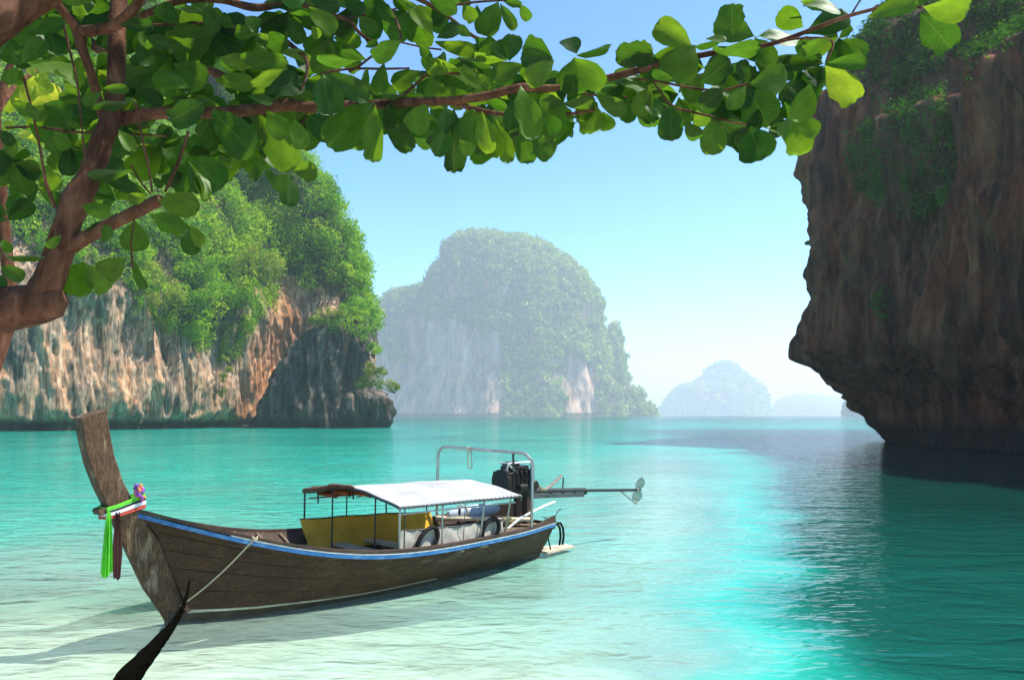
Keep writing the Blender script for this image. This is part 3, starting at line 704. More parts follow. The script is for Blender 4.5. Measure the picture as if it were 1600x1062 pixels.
for side in (1, -1):
    vb = [0.03, .20, .37, .55, .77, 1.0]
    for i in range(5):
        mb = MB(); a, b_ = vb[i] + .004, vb[i + 1] - .004
        mb.grid([[hull_pt(u, a, side, -.004) for u in US], [hull_pt(u, (a + b_) / 2, side, .004) for u in US], [hull_pt(u, b_, side, .006) for u in US]], .03 * side)
        mb.build('hull_plank', W_HULL, boat, smooth=True)
    mb = MB(); mb.grid([[hull_pt(u, v, side, -.05) for u in US] for v in (0, .25, .5, .75, .93)]); mb.build('inner_skin', W_RAIL, boat, smooth=True)
    mb = MB()
    rows = [[hull_pt(u, 1.0, side, .004) for u in US], [(side * max(.03, ww(hull_pt(u, 1, 1)[1]) * .8), hull_pt(u, 1, 1)[1], -.12) for u in US], [(side * .02, hull_pt(u, 1, 1)[1] + .06, -.3) for u in US]]
    rows = [[(side * .05, r_[0][1] - .22, r_[0][2])] + r_ for r_ in rows]
    mb.grid(rows); mb.build('hull_bottom', M_BOTT, boat, smooth=True)
    mb = MB(); mb.grid([[hull_pt(u, .968, side, .016) for u in US[:30]], [hull_pt(u, .992, side, .016) for u in US[:30]]], .006 * side); mb.build('waterline_stripe', M_CREAM, boat, smooth=True)
    def sweep(name, mat, o0, o1, z0, z1, u0=0.0, u1=1.0, n=48):
        mb = MB(); ring = []
        for i in range(n + 1):
            u = u0 + (u1 - u0) * (i / n); s = -.44 + 7.46 * u; w, z = gw(s), gz(s)
            ring.append([(side * (w + o0), s, z + z0), (side * (w + o1), s, z + z0), (side * (w + o1), s, z + z1), (side * (w + o0), s, z + z1)])
        vv = [p for r_ in ring for p in r_]
        ff = [(i * 4 + j, i * 4 + (j + 1) % 4, (i + 1) * 4 + (j + 1) % 4, (i + 1) * 4 + j) for i in range(n) for j in range(4)] + [(0, 1, 2, 3), (n * 4 + 3, n * 4 + 2, n * 4 + 1, n * 4)]
        mb.add(vv, ff); return mb.build(name, mat, boat, smooth=True, angle=30)
    sweep('gunwale_rail', W_RAIL, -.09, .022, -.004, .036)
    sweep('blue_strake', M_BLUE, -.02, .016, -.076, -.022)
    sweep('white_strake', M_WHITE, -.02, .019, -.021, -.006, .12, 1.0)
    for k in range(15):
        s = .55 + k * .43; u = (s + .4) / 7.42
        mb = MB(); mb.tube([Vector(hull_pt(u, v, side, -.07)) for v in (.02, .3, .6, .9)], .024, 5); mb.build('hull_rib', W_DECK, boat)
# stem post and tall prow
fr_ = [(-1.12, 2.57), (-1.07, 2.3), (-1.01, 2.04), (-.90, 1.74), (-.78, 1.49), (-.66, 1.22), (-.49, .84), (-.32, .47), (-.08, .10), (.05, -.15)]
af_ = [(-.82, 2.68), (-.79, 2.44), (-.73, 2.14), (-.62, 1.82), (-.47, 1.52), (-.34, 1.30), (-.16, 1.05), (.0, .66), (.18, .16), (.32, -.15)]
tw = [.115, .112, .108, .104, .10, .095, .09, .085, .08, .07]
mb = MB(); vv = []
for (a, b_, w) in zip(fr_, af_, tw):
    fw = w * (1.0 if a[1] > 1.4 else .55)
    vv += [(-fw, a[0], a[1]), (fw, a[0], a[1]), (w, b_[0], b_[1]), (-w, b_[0], b_[1])]
n_ = len(fr_)
mb.add(vv, [(0, 1, 2, 3)] + [(i * 4 + j, i * 4 + (j + 1) % 4, (i + 1) * 4 + (j + 1) % 4, (i + 1) * 4 + j) for i in range(n_ - 1) for j in range(4)] + [((n_ - 1) * 4 + 3, (n_ - 1) * 4 + 2, (n_ - 1) * 4 + 1, (n_ - 1) * 4)])
mb.build('stem_post', W_STEM, boat, bevel=.012)
mb = MB(); mb.box((0, -.845, 1.47), (.20, .11, .07), (.35, 0, 0)); mb.build('rope_chock', W_STEM, boat, bevel=.01)
mb = MB(); mb.grid([[(x, 7.0 - .1 * v, .64 * (1 - v) - .02 * v) for x in (-.40 * (1 - v) - .1 * v, 0, .40 * (1 - v) + .1 * v)] for v in (0, .5, 1)], .05); mb.build('transom', W_HULL, boat, bevel=.006)
# inside
for k in range(7):
    x = -.48 + .16 * k; s1 = 6.4 - abs(k - 3) * .5; s0 = .5 + abs(k - 3) * .28
    mb = MB(); mb.box((x, (s0 + s1) / 2, .22 + .006 * (k % 2)), (.145, s1 - s0, .025)); mb.build('floor_board', W_DECK, boat, bevel=.004)
for s in (1.15, 1.9, 2.55, 3.2, 3.85, 4.5):
    w = gw(s) * .78; mb = MB(); mb.box((0, s, gz(s) - .2), (w * 2, .24, .035)); mb.build('thwart', W_DECK if s < 3 else W_PALE, boat, bevel=.005)
mb = MB(); mb.grid([[(x * gw(s) * .93, s, gz(s) - .07 + .02 * (1 - x * x)) for x in (-1, -.5, 0, .5, 1)] for s in (-.2, 0, .2, .45, .7)], .03); mb.build('bow_deck', W_DECK, boat)
for k in range(6):
    s = 5.55 + k * .235; w = gw(s + .1) * .93; mb = MB(); mb.box((0, s, .60), (2 * w, .22, .03)); mb.build('deck_board', W_DECK, boat, bevel=.004)
mb = MB(); mb.beam((-.78, 5.2, .755), (.35, 6.5, .74), .24, .045); mb.build('bench_board', W_PALE, boat, bevel=.006)
mb = MB(); mb.beam((-.72, 5.3, .73), (-.68, 5.32, .3), .05, .05); mb.beam((-.3, 5.75, .73), (-.26, 5.78, .3), .05, .05); mb.build('bench_leg', W_PALE, boat)
for side, s0, s1, z0, z1 in ((-1, 4.9, 7.0, .70, .98), (1, 6.15, 7.0, .70, .80)):
    mb = MB(); rows = [[(side * gw(s) * .95, s, gz(s) + .02) for s in np.linspace(s0, s1, 9)], [(side * gw(s) * (.93), s, gz(s) + .02 + (z1 - z0) * ((s - s0) / (s1 - s0)) ** .8) for s in np.linspace(s0, s1, 9)]]
    mb.grid(rows, .035); mb.build('stern_coaming', W_RAIL, boat)
# canopy
S1, S2, WC = 2.77, 5.28, 1.16
def roof(x, s):
    f = (s - S1) / (S2 - S1)
    z = 1.338 - .018 * f + (.175 - .03 * f) * (1 - abs(x / WC) ** 1.55) - .018 * math.sin(f * math.pi * 3) ** 2 * (1 - abs(x / WC))
    return z + .006 * math.sin(x * 9 + s * 4)
def roof_sheet(name, mat, s0, s1, dz, th, x0=-1.0, x1=1.0):
    mb = MB(); mb.grid([[(WC * x, s, roof(WC * x, s) + dz) for x in np.linspace(x0, x1, 25)] for s in np.linspace(s0, s1, 22)], th); return mb.build(name, mat, boat, smooth=True)
roof_sheet('canopy_roof', M_ROOF, S1, S2, 0, .012)
roof_sheet('canopy_lining', M_LINE, S1 + .02, S1 + .8, -.03, .01, -.97, .55)
for s in (S1, S1 + .84, S1 + 1.68, S2):
    mb = MB(); mb.tube([(WC * x, s, roof(WC * x, s) - .018) for x in np.linspace(-1, 1, 17)], .016, 6); mb.build('canopy_bow', M_DKST, boat, smooth=True)
mb = MB(); g0 = random.Random(3); mb.tube([(WC * x, S1 - .02 + g0.uniform(-.008, .008), roof(WC * x, S1) + .012 + g0.uniform(-.006, .008)) for x in np.linspace(-1, .12, 16)], [.032 + g0.uniform(-.006, .006) for _ in range(15)] + [.008], 8, .12, 4); mb.build('rolled_flap', M_LINE, boat, smooth=True)
for side in (1, -1):
    mb = MB(); mb.tube([(side * WC, S1 - .02, 1.325), (side * WC, S2 + .02, 1.308)], .016, 6); mb.build('canopy_rail', M_DKST, boat, smooth=True)
    mb = MB(); mb.tube([(side * (WC - .03), S1 + .05, 1.235), (side * (WC - .03), S2 - .1, 1.225)], .012, 6); mb.build('canopy_rail', M_STEEL, boat, smooth=True)
    mb = MB()
    for k in range(28):
        s = S1 + .06 + k * .088; mb.tube([(side * (WC + .012), s, 1.345), (side * (WC + .004), s + .03, 1.295)], .006, 4)
    mb.build('lacing', M_DKST, boat)['kind'] = 'stuff'
for x, s, zb, r_, mt in ((1.13, 2.80, .72, .017, M_STEEL), (1.12, 2.90, .73, .010, M_DKST), (1.12, 3.62, .70, .014, M_STEEL), (1.12, 4.08, .70, .006, M_DKST), (1.11, 4.50, .69, .015, M_STEEL), (1.02, 5.2, .69, .015, M_STEEL),
                         (-1.13, 2.75, .50, .016, M_DKST), (-.42, 2.77, .24, .013, M_DKST), (.62, 2.77, .24, .013, M_DKST), (-1.12, 3.55, .45, .012, M_DKST), (-1.12, 4.35, .45, .014, M_DKST), (-1.1, 5.18, .42, .014, M_DKST)):
    mb = MB(); top = roof(x, max(S1, min(S2, s))) - .02 if abs(x) < 1.0 else 1.325
    mb.tube([(math.copysign(min(abs(x), gw(s) - .10), x), s, zb), (x, s, top)], r_, 6); mb.build('canopy_post', mt, boat, smooth=True)
def tarp(name, mat, x, s0, s1, zt0, zt1, zb0, zb1, seed):
    mb = MB(); g = random.Random(seed); R = []
    for i in range(9):
        row = []
        for j in range(29):
            f, v = j / 28, i / 8
            zt, zb_ = zt0 + (zt1 - zt0) * f - .012 * math.sin(f * math.pi * 3) ** 2, zb0 + (zb1 - zb0) * f
            row.append((x * min(1, (gw(s0 + (s1 - s0) * f) - .12) / abs(x)) + (.26 * v if x < 0 else 0) + .018 * math.sin(f * 23 + v * 3) * (.3 + v) + .012 * math.sin(f * 51 - v * 7) + g.uniform(-.003, .003), s0 + (s1 - s0) * f, zt + (zb_ - zt) * v))
        R.append(row)
    mb.grid(R, .006); o = mb.build(name, mat, boat, smooth=True)
    mb = MB(); mb.tube([(x * min(1, (gw(s0 + (s1 - s0) * j / 12) - .12) / abs(x)), s0 + (s1 - s0) * j / 12, zt0 + (zt1 - zt0) * j / 12 - .012 * math.sin(j / 12 * math.pi * 3) ** 2) for j in range(13)], .012, 5); mb.build('hem_cord', M_DKST, o)
    return o
o = tarp('side_tarp', M_YEL, -1.12, 2.66, 5.16, .92, .86, .46, .38, 1); o['label'] = 'ochre yellow side tarp on the far side'
o = tarp('side_tarp', M_GREYT, 1.05, 2.86, 5.19, .985, .925, .55, .55, 2); o['label'] = 'pale grey side tarp on the near side'
# hoop over the stern
mb = MB(); mb.tube([(-.95, 5.38, .66), (-.95, 5.38, 1.83), (-.935, 5.385, 1.90), (-.86, 5.41, 1.975), (-.80, 5.43, 1.985), (.55, 5.93, 1.945), (.62, 5.955, 1.93), (.735, 6.0, 1.82), (.75, 6.0, 1.75), (.75, 6.0, .66)], .026, 8); mb.build('stern_hoop', M_STEEL, boat, smooth=True)
mb = MB(); mb.tube([(.40, 5.88, 1.93), (.40, 5.9, 1.66)], .02, 6); mb.build('hoop_bracket', M_DKST, boat)
# sunken tan board and rubber hoops at the stern
mb = MB(); mb.grid([[(-.12 - .05 * f, 6.95 + 1.05 * f, .07 - .04 * f), (.30 * (1 - f * .75), 6.95 + 1.05 * f, .06 - .035 * f)] for f in np.linspace(0, 1, 8)], .04); o = mb.build('rudder_board', W_PALE, boat, smooth=True)
mb = MB(); mb.tube([(.16, 7.05, .55), (.17, 7.22, .02)], .014, 6); mb.build('stern_rod', M_BLACK, boat)
for dx in (0, .09):
    mb = MB(); mb.tube([(.28 + dx * .3, 7.0 + dx, .52), (.26, 7.16 + dx, .59), (.2, 7.33 + dx, .57), (.15, 7.47 + dx, .46), (.13, 7.52 + dx, .30), (.14, 7.48 + dx, .14)], .022, 7); mb.build('rubber_hoop', M_BLACK, boat, smooth=True)
mb = MB(); mb.tube([(.1, 7.05, .70), (.05, 7.3, .62), (0, 7.5, .66), (-.02, 7.62, .76), (.02, 7.66, .80)], .010, 5); mb.build('wire_hook', M_DKST, boat)

def on_boat(name, label, cat, loc, group=None):
    """a thing lying in the boat: an Empty at a point of the boat, turned like the boat, standing free"""
    o = empty(name); o.matrix_world = BM @ Matrix.Translation(Vector(loc)); tag(o, label, cat, group); return o
def lone(mb, name, mat, label, cat, smooth=True, group=None, bevel=0):
    o = mb.build(name, mat, None, smooth=smooth, bevel=bevel); o.matrix_world = BM; return tag(o, label, cat, group)

# engine with its long shaft (things below use boat coordinates shifted to the mount)
E0 = Vector((0, 6.55, .62)); eng = on_boat('longtail_engine', 'greasy black boat engine on the stern with a long propeller shaft sticking out aft', 'engine', E0)
def E(*p): return Vector(p) - E0
mb = MB()
mb.box(E(0, 6.38, 1.42), (.34, .62, .30)); mb.box(E(0, 6.36, 1.60), (.24, .50, .14)); mb.box(E(.0, 6.05, 1.40), (.40, .10, .34)); mb.box(E(-.02, 6.5, 1.24), (.26, .5, .12))
for k in range(4): mb.tube([E(.17, 6.18 + .12 * k, 1.58), E(.24, 6.18 + .12 * k, 1.55)], .035, 8)
for k in range(5): mb.box(E(.185, 6.14 + .11 * k, 1.44), (.03, .05, .24))
mb.tube([E(.16, 6.60, 1.33), E(.30, 6.60, 1.33)], .09, 12); mb.tube([E(.20, 6.25, 1.30), E(.20, 6.45, 1.30)], .07, 10); mb.tube([E(-.2, 6.3, 1.66), E(.12, 6.3, 1.70)], .07, 10)
mb.tube([E(.1, 6.1, 1.62), E(.22, 6.3, 1.66), E(.2, 6.6, 1.58), E(.1, 6.72, 1.45)], .025, 6)
mb.build('engine_block', M_IRON, eng, bevel=.015)
mb = MB(); mb.tube([E(.02, 5.96, 1.42), E(.02, 6.03, 1.42)], .20, 18); mb.tube([E(.1, 5.95, 1.55), E(.1, 6.03, 1.55)], .09, 14); mb.build('flywheel', M_IRON, eng, smooth=True)
mb = MB(); mb.tube([E(.12, 6.02, 1.58), E(.12, 6.06, 1.73), E(.14, 6.6, 1.735), E(.12, 6.66, 1.66)], .016, 6); mb.tube([E(.12, 6.06, 1.72), E(.16, 6.22, 1.57)], .014, 6); mb.tube([E(-.1, 6.06, 1.73), E(.12, 6.06, 1.73)], .014, 6); mb.build('lifting_frame', M_WHITE, eng, smooth=True)
mb = MB(); mb.tube([E(.27, 6.52, 1.14), E(.27, 6.50, 1.66)], .022, 7); mb.build('blue_pipe', M_BLUE, eng)
mb = MB(); mb.beam(E(0, 6.72, .58), E(0, 6.70, 1.26), .16, .14, (1, 0, 0)); mb.beam(E(.0, 6.45, .62), E(0, 6.45, 1.2), .12, .10, (1, 0, 0)); mb.build('engine_mount', W_RAIL, eng, bevel=.01)
mb = MB(); mb.tube([E(.14, 6.78, 1.34), E(.17, 6.9, 1.235), E(.18, 7.0, 1.22), E(.2, 7.1, 1.27), E(.22, 7.4, 1.45)], .03, 8); mb.build('exhaust_pipe', simple('exhaust_copper', (.45, .33, .24), .4, .8, scale=12), eng, smooth=True)
mb = MB(); mb.tube([E(0, 6.72, 1.185), E(0, 7.0, 1.17), E(0, 8.38, 1.09)], .055, 10)
for s in (7.3, 7.66, 8.0, 8.36): mb.tube([E(0, s, 1.153 - (s - 7) * .058), E(0, s + .03, 1.151 - (s - 7) * .058)], .064, 10)
mb.build('shaft_casing', M_DKST, eng, smooth=True)
mb = MB(); mb.beam(E(0, 6.75, 1.10), E(0, 8.3, 1.02), .10, .085); mb.build('shaft_channel', simple('channel_steel', (.10, .11, .11), .5, .5, scale=9), eng, bevel=.005)
mb = MB(); mb.tube([E(0, 8.3, 1.095), E(0, 10.12, .985)], .03, 8); mb.build('drive_shaft', M_DKST, eng, smooth=True)
mb = MB(); mb.tube([E(0, 9.55, 1.0), E(0, 9.85, .83), E(0, 10.1, .70), E(0, 10.16, .72)], .018, 6); mb.tube([E(0, 9.98, .77), E(0, 10.02, .95)], .016, 6); mb.build('skeg', M_STEEL, eng, smooth=True)
mb = MB(); mb.tube([E(0, 7.7, 1.13), E(0, 7.72, 1.38)], .014, 5); mb.build('shaft_peg', M_DKST, eng)
mb = MB(); mb.tube([E(0, 10.08, .99), E(0, 10.2, .98), E(0, 10.27, .975)], [.045, .05, .02], 10); prop = mb.build('propeller', M_STEEL, eng, smooth=True)
for sg in (1, -1):
    mb = MB(); R = []
    for i in range(9):
        f = i / 8; wv_ = .115 * math.sin(math.pi * (f * .92 + .08)) ** .6 * (1 if f < .98 else .4); tw_ = .9 - .7 * f
        c_ = E(0, 10.19, .98) + Vector((sg * .06 * f, .02 * f, sg * (.03 + .235 * f)))
        R.append([c_ + Vector((math.cos(tw_) * wv_ * q * .75, math.sin(tw_) * wv_ * q, 0)) for q in (-1, -.4, .4, 1)])
    mb.grid(R, .012); mb.build('blade', M_STEEL, prop, smooth=True)

# things in the boat
for i, (s, lean) in enumerate(((3.34, .16), (4.72, .12))):
    mb = MB(); R_, r_ = .185, .034
    P = [(min(1.12, gw(s) - .05) - .02 * math.sin(a), s + R_ * .95 * math.cos(a) + lean * .6 * math.sin(a), .80 + R_ * math.sin(a)) for a in np.linspace(0, 2 * math.pi, 25)]
    mb.tube(P, r_, 9)
    o = lone(mb, 'tyre_fender', M_BLACK, ['black rubber ring leaning on the grey tarp near the front of the canopy', 'black rubber ring leaning on the grey tarp nearer the stern'][i], 'fender', group='rubber rings inside the boat')
for i, (x, s, rx, lab) in enumerate(((-.78, 2.98, .1, 'orange life jacket tucked under the far front corner of the canopy'), (-.38, 2.96, -.15, 'orange life jacket tucked under the middle of the canopy front'), (.05, 3.0, .2, 'orange life jacket tucked under the canopy front nearest the near side'))):
    z = roof(x, 2.95) - .085
    t_ = on_boat('life_jacket', lab, 'life jacket', (x, s, z), 'life jackets under the canopy')
    for dx in (-.1, .1):
        mb = MB(); mb.ball((dx, 0, 0), (.10, .17, .035), 10, 6); mb.build('float_panel', M_ORNG, t_, smooth=True)
    mb = MB(); mb.beam((-.2, .02, -.036), (.2, -.02, -.036), .035, .01); mb.beam((.02, -.15, -.035), (-.03, .14, -.04), .03, .01); mb.build('strap', M_BLACK, t_)
mb = MB()
for x, s, l in ((-.85, 2.80, .17), (.02, 2.82, .12), (-.12, 2.85, .10)):
    z = roof(x, S1) - .05; mb.beam((x, s, z), (x + .012, s, z - l), .03, .008, (0, 1, 0))
lone(mb, 'strap', M_BLACK, 'black straps dangling from the front edge of the canopy', 'strap', smooth=False)
mb = MB(); mb.beam((1.10, 3.98, 1.22), (1.10, 3.98, 1.12), .04, .012, (0, 1, 0)); lone(mb, 'strap', M_BLACK, 'short black strap hanging from the near canopy rail', 'strap', smooth=False)
mb = MB(); mb.tube([(-.62, 5.35, .82), (-.60, 5.5, .83), (-.50, 5.95, .85), (-.42, 6.3, .86), (-.40, 6.4, .86)], [.05, .10, .115, .10, .04], 12, .08, 3)
lone(mb, 'tarpaulin_roll', simple('bluish_tarp', (.36, .42, .50), .6, var=.2, scale=6, bump=.4), 'rolled pale blue tarpaulin lying across the stern', 'tarpaulin')
mb = MB(); mb.tube([(-.53, 5.62 + .02 * math.cos(a), .84) if False else (-.57 + .125 * math.cos(a), 5.62 + .04 * math.cos(a), .835 + .125 * math.sin(a)) for a in np.linspace(0, 6.283, 15)] + [(-.45, 5.7, .72)], .012, 5)
lone(mb, 'rope', M_ROPE, 'pale rope tied round the rolled blue tarpaulin', 'rope')
mb = MB(); mb.tube([(-.37, 5.59, 2.01), (-.40, 5.58, 1.9), (-.385, 5.58, 1.66), (-.355, 5.6, 1.63), (-.325, 5.62, 1.66), (-.34, 5.6, 1.92), (-.37, 5.59, 2.0)], .011, 5); mb.tube([(-.36, 5.56 + .03 * math.cos(a), 1.97 + .035 * math.sin(a)) for a in np.linspace(0, 6.28, 9)], .012, 5)
lone(mb, 'rope', M_ROPE, 'yellowish rope loop hanging from the steel hoop over the stern', 'rope')
mb = MB(); mb.tube([(.62, 5.55, .70), (.66, 5.8, .85), (.62, 6.15, .93), (.50, 6.6, .98), (.36, 7.0, 1.0), (.2, 7.25, .97)], .022, 7); lone(mb, 'hose', M_WHITE, 'whitish hose curving along the near edge of the stern', 'hose')
mb = MB(); mb.ball((.05, 6.2, .68), (.13, .12, .09), 10, 7); mb.tube([(.05 + .15 * math.cos(a), 6.2 + .15 * math.sin(a), .66 + .01 * a) for a in np.linspace(0, 12, 30)], .014, 5); lone(mb, 'rope', simple('yellow_rope', (.5, .40, .15), .9, scale=30), 'small coil of yellow rope beside the engine', 'rope')
# sashes on the prow
def ribbon_mat(n, c): return simple(n, c, .75, var=.18, scale=20, bump=.2)
def post_ring(z0, dz, out):
    """points round the stem at a tilt"""
    P = []
    for (x, s, k) in ((-1, -.80, 0), (0, -.845, -.02), (1, -.80, 0), (1.05, -.70, .2), (1.05, -.58, .5), (1.0, -.44, .9), (.8, -.36, 1), (-.8, -.36, 1), (-1.05, -.58, .5)):
        P.append(Vector((x * (.105 + out), s + (out if s < -.7 else 0) * -1 + (out if s > -.5 else 0), z0 + dz * k)))
    return P
def ribbon(name, mat, label, z0, dz, w0, w1, out, tail=None, cat='sash'):
    mb = MB(); P = post_ring(z0, dz, out); n = len(P); rows = []
    for k in range(5):
        rows.append([p + Vector((0, 0, -(k / 4) * (w0 + (w1 - w0) * i / n))) + Vector(((.006 * (k % 2)) * (1 if p.x > 0 else -1), 0, 0)) for i, p in enumerate(P + [P[0]])])
    mb.grid(rows, .006)
    if tail:
        x0, s0, zt, width0, width1, zb, pl, ds = tail; R = []
        for i in range(10):
            f = i / 9; wd_ = width0 + (width1 - width0) * f ** .7; row = []
            for j in range(13):
                g_ = j / 12 - .5
                cut = (zb + .16 * (abs(g_ + .1))) if True else zb
                row.append((x0 + .02 * math.sin(j * pl) * min(1, f * 3) + .03 * f, s0 + g_ * wd_ + ds * f, zt + (cut - zt) * f + .01 * math.sin(j * 2)))
            R.append(row)
        mb.grid(R, .006)
    return lone(mb, name, mat, label, cat)
ribbon('sash', ribbon_mat('green_cloth', (.11, .50, .03)), 'bright green cloth sash tied round the prow with a long hanging end', 1.52, .13, .05, .10, .012, (.135, -.80, 1.47, .045, .15, .68, 1.9, -.03))
ribbon('sash', ribbon_mat('navy_cloth', (.012, .014, .03)), 'narrow black cloth band tied round the prow under the green one', 1.475, .12, .03, .035, .017)
ribbon('sash', ribbon_mat('white_cloth', (.72, .70, .74)), 'white cloth band tied round the prow', 1.445, .12, .03, .06, .020)
ribbon('sash', ribbon_mat('red_cloth', (.45, .05, .025)), 'red cloth band tied lowest round the prow', 1.405, .11, .025, .06, .016)
mb = MB(); R = []
for i in range(10):
    f = i / 9; wd_ = .05 + .085 * min(1, f * 1.6) * (1 - .55 * max(0, f - .6) / .4)
    R.append([(.145 + .012 * math.sin(j * 2.1), -.70 + (j / 8 - .5) * wd_ - .0 * f, 1.44 - .78 * f + .02 * math.sin(j)) for j in range(9)])
mb.grid(R, .006); lone(mb, 'sash', ribbon_mat('maroon_cloth', (.06, .012, .010)), 'dark maroon cloth end hanging beside the green sash', 'sash')
gar = on_boat('flower_garland', 'small pink, orange and purple flower garland behind the prow', 'garland', (.06, -.46, 1.62))
g_ = random.Random(5)
MF = [simple('pink_petal', (.62, .12, .35), .7, scale=30), simple('orange_petal', (.75, .25, .08), .7, scale=30), simple('purple_petal', (.24, .08, .42), .7, scale=30)]
for k in range(15):
    f = k / 14; c_ = Vector((.06 + g_.uniform(-.03, .04), .02 + g_.uniform(-.035, .05), -.02 + .16 * f)); mb = MB()
    for q in range(6):
        a = q * 1.047; R_ = Euler((g_.uniform(0, 6), g_.uniform(0, 6), 0)).to_matrix() if q == 0 else R_
        mb.ball(c_ + R_ @ Vector((.022 * math.cos(a), .022 * math.sin(a), 0)), .016, 6, 4)
    mb.ball(c_, .014, 6, 4); mb.build('flower', MF[k % 3], gar, smooth=True)
# ropes
def loc(*p): return BM @ Vector(p)
mb = MB(); a_, b_ = loc(.86, .70, 1.09), loc(.13, .10, .20)
mb.tube([a_.lerp(b_, f) + Vector((0, 0, -.05 * math.sin(math.pi * f))) for f in np.linspace(0, 1, 14)], .011, 6)
mb.tube([a_ + Vector((.03 * math.cos(q), .03 * math.sin(q), .02 * math.sin(q * 2))) for q in np.linspace(0, 6.28, 9)], .010, 5)
o = mb.build('rope', M_ROPE, None, smooth=True); tag(o, 'thin pale rope from the rail of the boat down to the foot of its prow', 'rope')
mb = MB(); p0, p1, p2, p3 = loc(.24, .16, .52), at(197, 1062, 1.2), Vector((.1, -.6, 2.50)), Vector((1.2, -7.5, .75))
ctrl = [p0.lerp(p1, f) + Vector((0, 0, -.10 * math.sin(math.pi * f))) for f in np.linspace(0, 1, 60) ** .8] + [p1.lerp(p2, f) for f in (.25, .5, .75, 1)] + [p2.lerp(p3, f) for f in (.2, .5, 1)]
for st in range(3):
    pts_ = []; ln = 0; fine = []
    for a, b in zip(ctrl, ctrl[1:]):
        n = max(1, int((b - a).length / .018) if b.y < 5 and b.y > .2 else int((b - a).length / .2) + 1)
        fine += [a.lerp(b, i / n) for i in range(n)]
    for i, p in enumerate(fine):
        if i: ln += (p - fine[i - 1]).length
        ph = ln * 55 + st * 2.094; pts_.append(p + Vector((math.cos(ph), 0, math.sin(ph))) * .0085)
    mb.tube(pts_, .0088, 6)
o = mb.build('mooring_rope', M_ROPED, None, smooth=True); tag(o, 'dark twisted mooring rope running from the prow towards the lower left corner', 'rope')

# ------------------------------------------------------------------ the tree on the beach, its boughs across the top of the picture
m_bark, N, L, out = M('reddish_bark')
p = N('ShaderNodeBsdfPrincipled'); p.inputs['Roughness'].default_value = .85; p.inputs['Specular IOR Level'].default_value = .15
b1 = tex(N, L, 14, (1, 1, .35), 7, .65, dist=.5); b2 = tex(N, L, 3.2, (1, 1, .6), 5, .6)
c = mixc(N, L, 1.0, ramp_out(N, L, b1, [(.3, (.035, .014, .008)), (.5, (.11, .046, .024)), (.72, (.21, .10, .06))]), ramp_out(N, L, b2, [(.32, (.4,) * 3), (.6, (1.15,) * 3)]), 'MULTIPLY')
L(c, p.inputs['Base Color']); b = N('ShaderNodeBump'); b.inputs['Strength'].default_value = 1.0; b.inputs['Distance'].default_value = .03; L(b1.outputs['Fac'], b.inputs['Height']); L(b.outputs[0], p.inputs['Normal']); L(p.outputs[0], out.inputs[0])
def leaf_material(name, stops, tcol, trans, island=False):
    m, N, L, out = M(name)
    if island:
        g = N('ShaderNodeNewGeometry'); rnd = g.outputs['Random Per Island']
    else:
        g = N('ShaderNodeObjectInfo'); rnd = g.outputs['Random']
    uv = N('ShaderNodeUVMap'); uv.uv_map = 'UVMap'; sp = N('ShaderNodeSeparateXYZ'); L(uv.outputs[0], sp.inputs[0])
    base = ramp(N, stops); L(rnd, base.inputs[0])
    ax = math_(N, L, 'ABSOLUTE', math_(N, L, 'SUBTRACT', sp.outputs['X'], .5))
    mid = math_(N, L, 'SUBTRACT', 1.0, math_(N, L, 'MULTIPLY', ax, 45.0), clamp=True)
    lat = math_(N, L, 'SINE', math_(N, L, 'MULTIPLY', math_(N, L, 'SUBTRACT', sp.outputs['Y'], math_(N, L, 'MULTIPLY', ax, .55)), 52.0))
    lat = math_(N, L, 'MULTIPLY', math_(N, L, 'SUBTRACT', lat, .86), 5.0, clamp=True)
    vein = math_(N, L, 'MAXIMUM', mid, math_(N, L, 'MULTIPLY', lat, .55))
    mott = tex(N, L, 3.0, (1, 1, 1), 4, .6, coord='UV')
    col = mixc(N, L, 1.0, base.outputs[0], ramp_out(N, L, mott, [(.3, (.72,) * 3), (.7, (1.2,) * 3)]), 'MULTIPLY')
    spot = tex(N, L, 7.0, (1, 1, 1), 3, .5, coord='UV'); sf = ramp_out(N, L, spot, [(.66, (0, 0, 0)), (.72, (.75,) * 3)])
    col = mixc(N, L, sf, col, (.16, .10, .03))
    colv = mixc(N, L, math_(N, L, 'MULTIPLY', vein, .45), col, (.20, .26, .07))
    d = N('ShaderNodeBsdfDiffuse'); L(colv, d.inputs[0])
    tcx = mixc(N, L, 1.0, mixc(N, L, math_(N, L, 'MULTIPLY', vein, .55), col, (.03, .05, .01)), tcol, 'MULTIPLY')
    t = N('ShaderNodeBsdfTranslucent'); L(tcx, t.inputs[0])
    mx = N('ShaderNodeMixShader'); mx.inputs[0].default_value = trans; L(d.outputs[0], mx.inputs[1]); L(t.outputs[0], mx.inputs[2])
    gl = N('ShaderNodeBsdfGlossy'); gl.inputs['Roughness'].default_value = .42; gl.inputs[0].default_value = (.9, .95, .9, 1)
    fr = N('ShaderNodeFresnel'); fr.inputs['IOR'].default_value = 1.4
    ms = N('ShaderNodeMixShader'); L(math_(N, L, 'MULTIPLY', fr.outputs[0], .35), ms.inputs[0]); L(mx.outputs[0], ms.inputs[1]); L(gl.outputs[0], ms.inputs[2])
    L(ms.outputs[0], out.inputs[0]); return m
STOPS = [(0, (.010, .038, .004)), (.4, (.022, .068, .005)), (.75, (.044, .10, .007)), (.96, (.065, .125, .010)), (1.0, (.08, .13, .012))]
TCOL = (3.3, 2.9, .9)
M_LF = leaf_material('almond_leaf', STOPS, TCOL, .56)
M_LFS = leaf_material('almond_leaf_mass', STOPS, TCOL, .56, island=True)
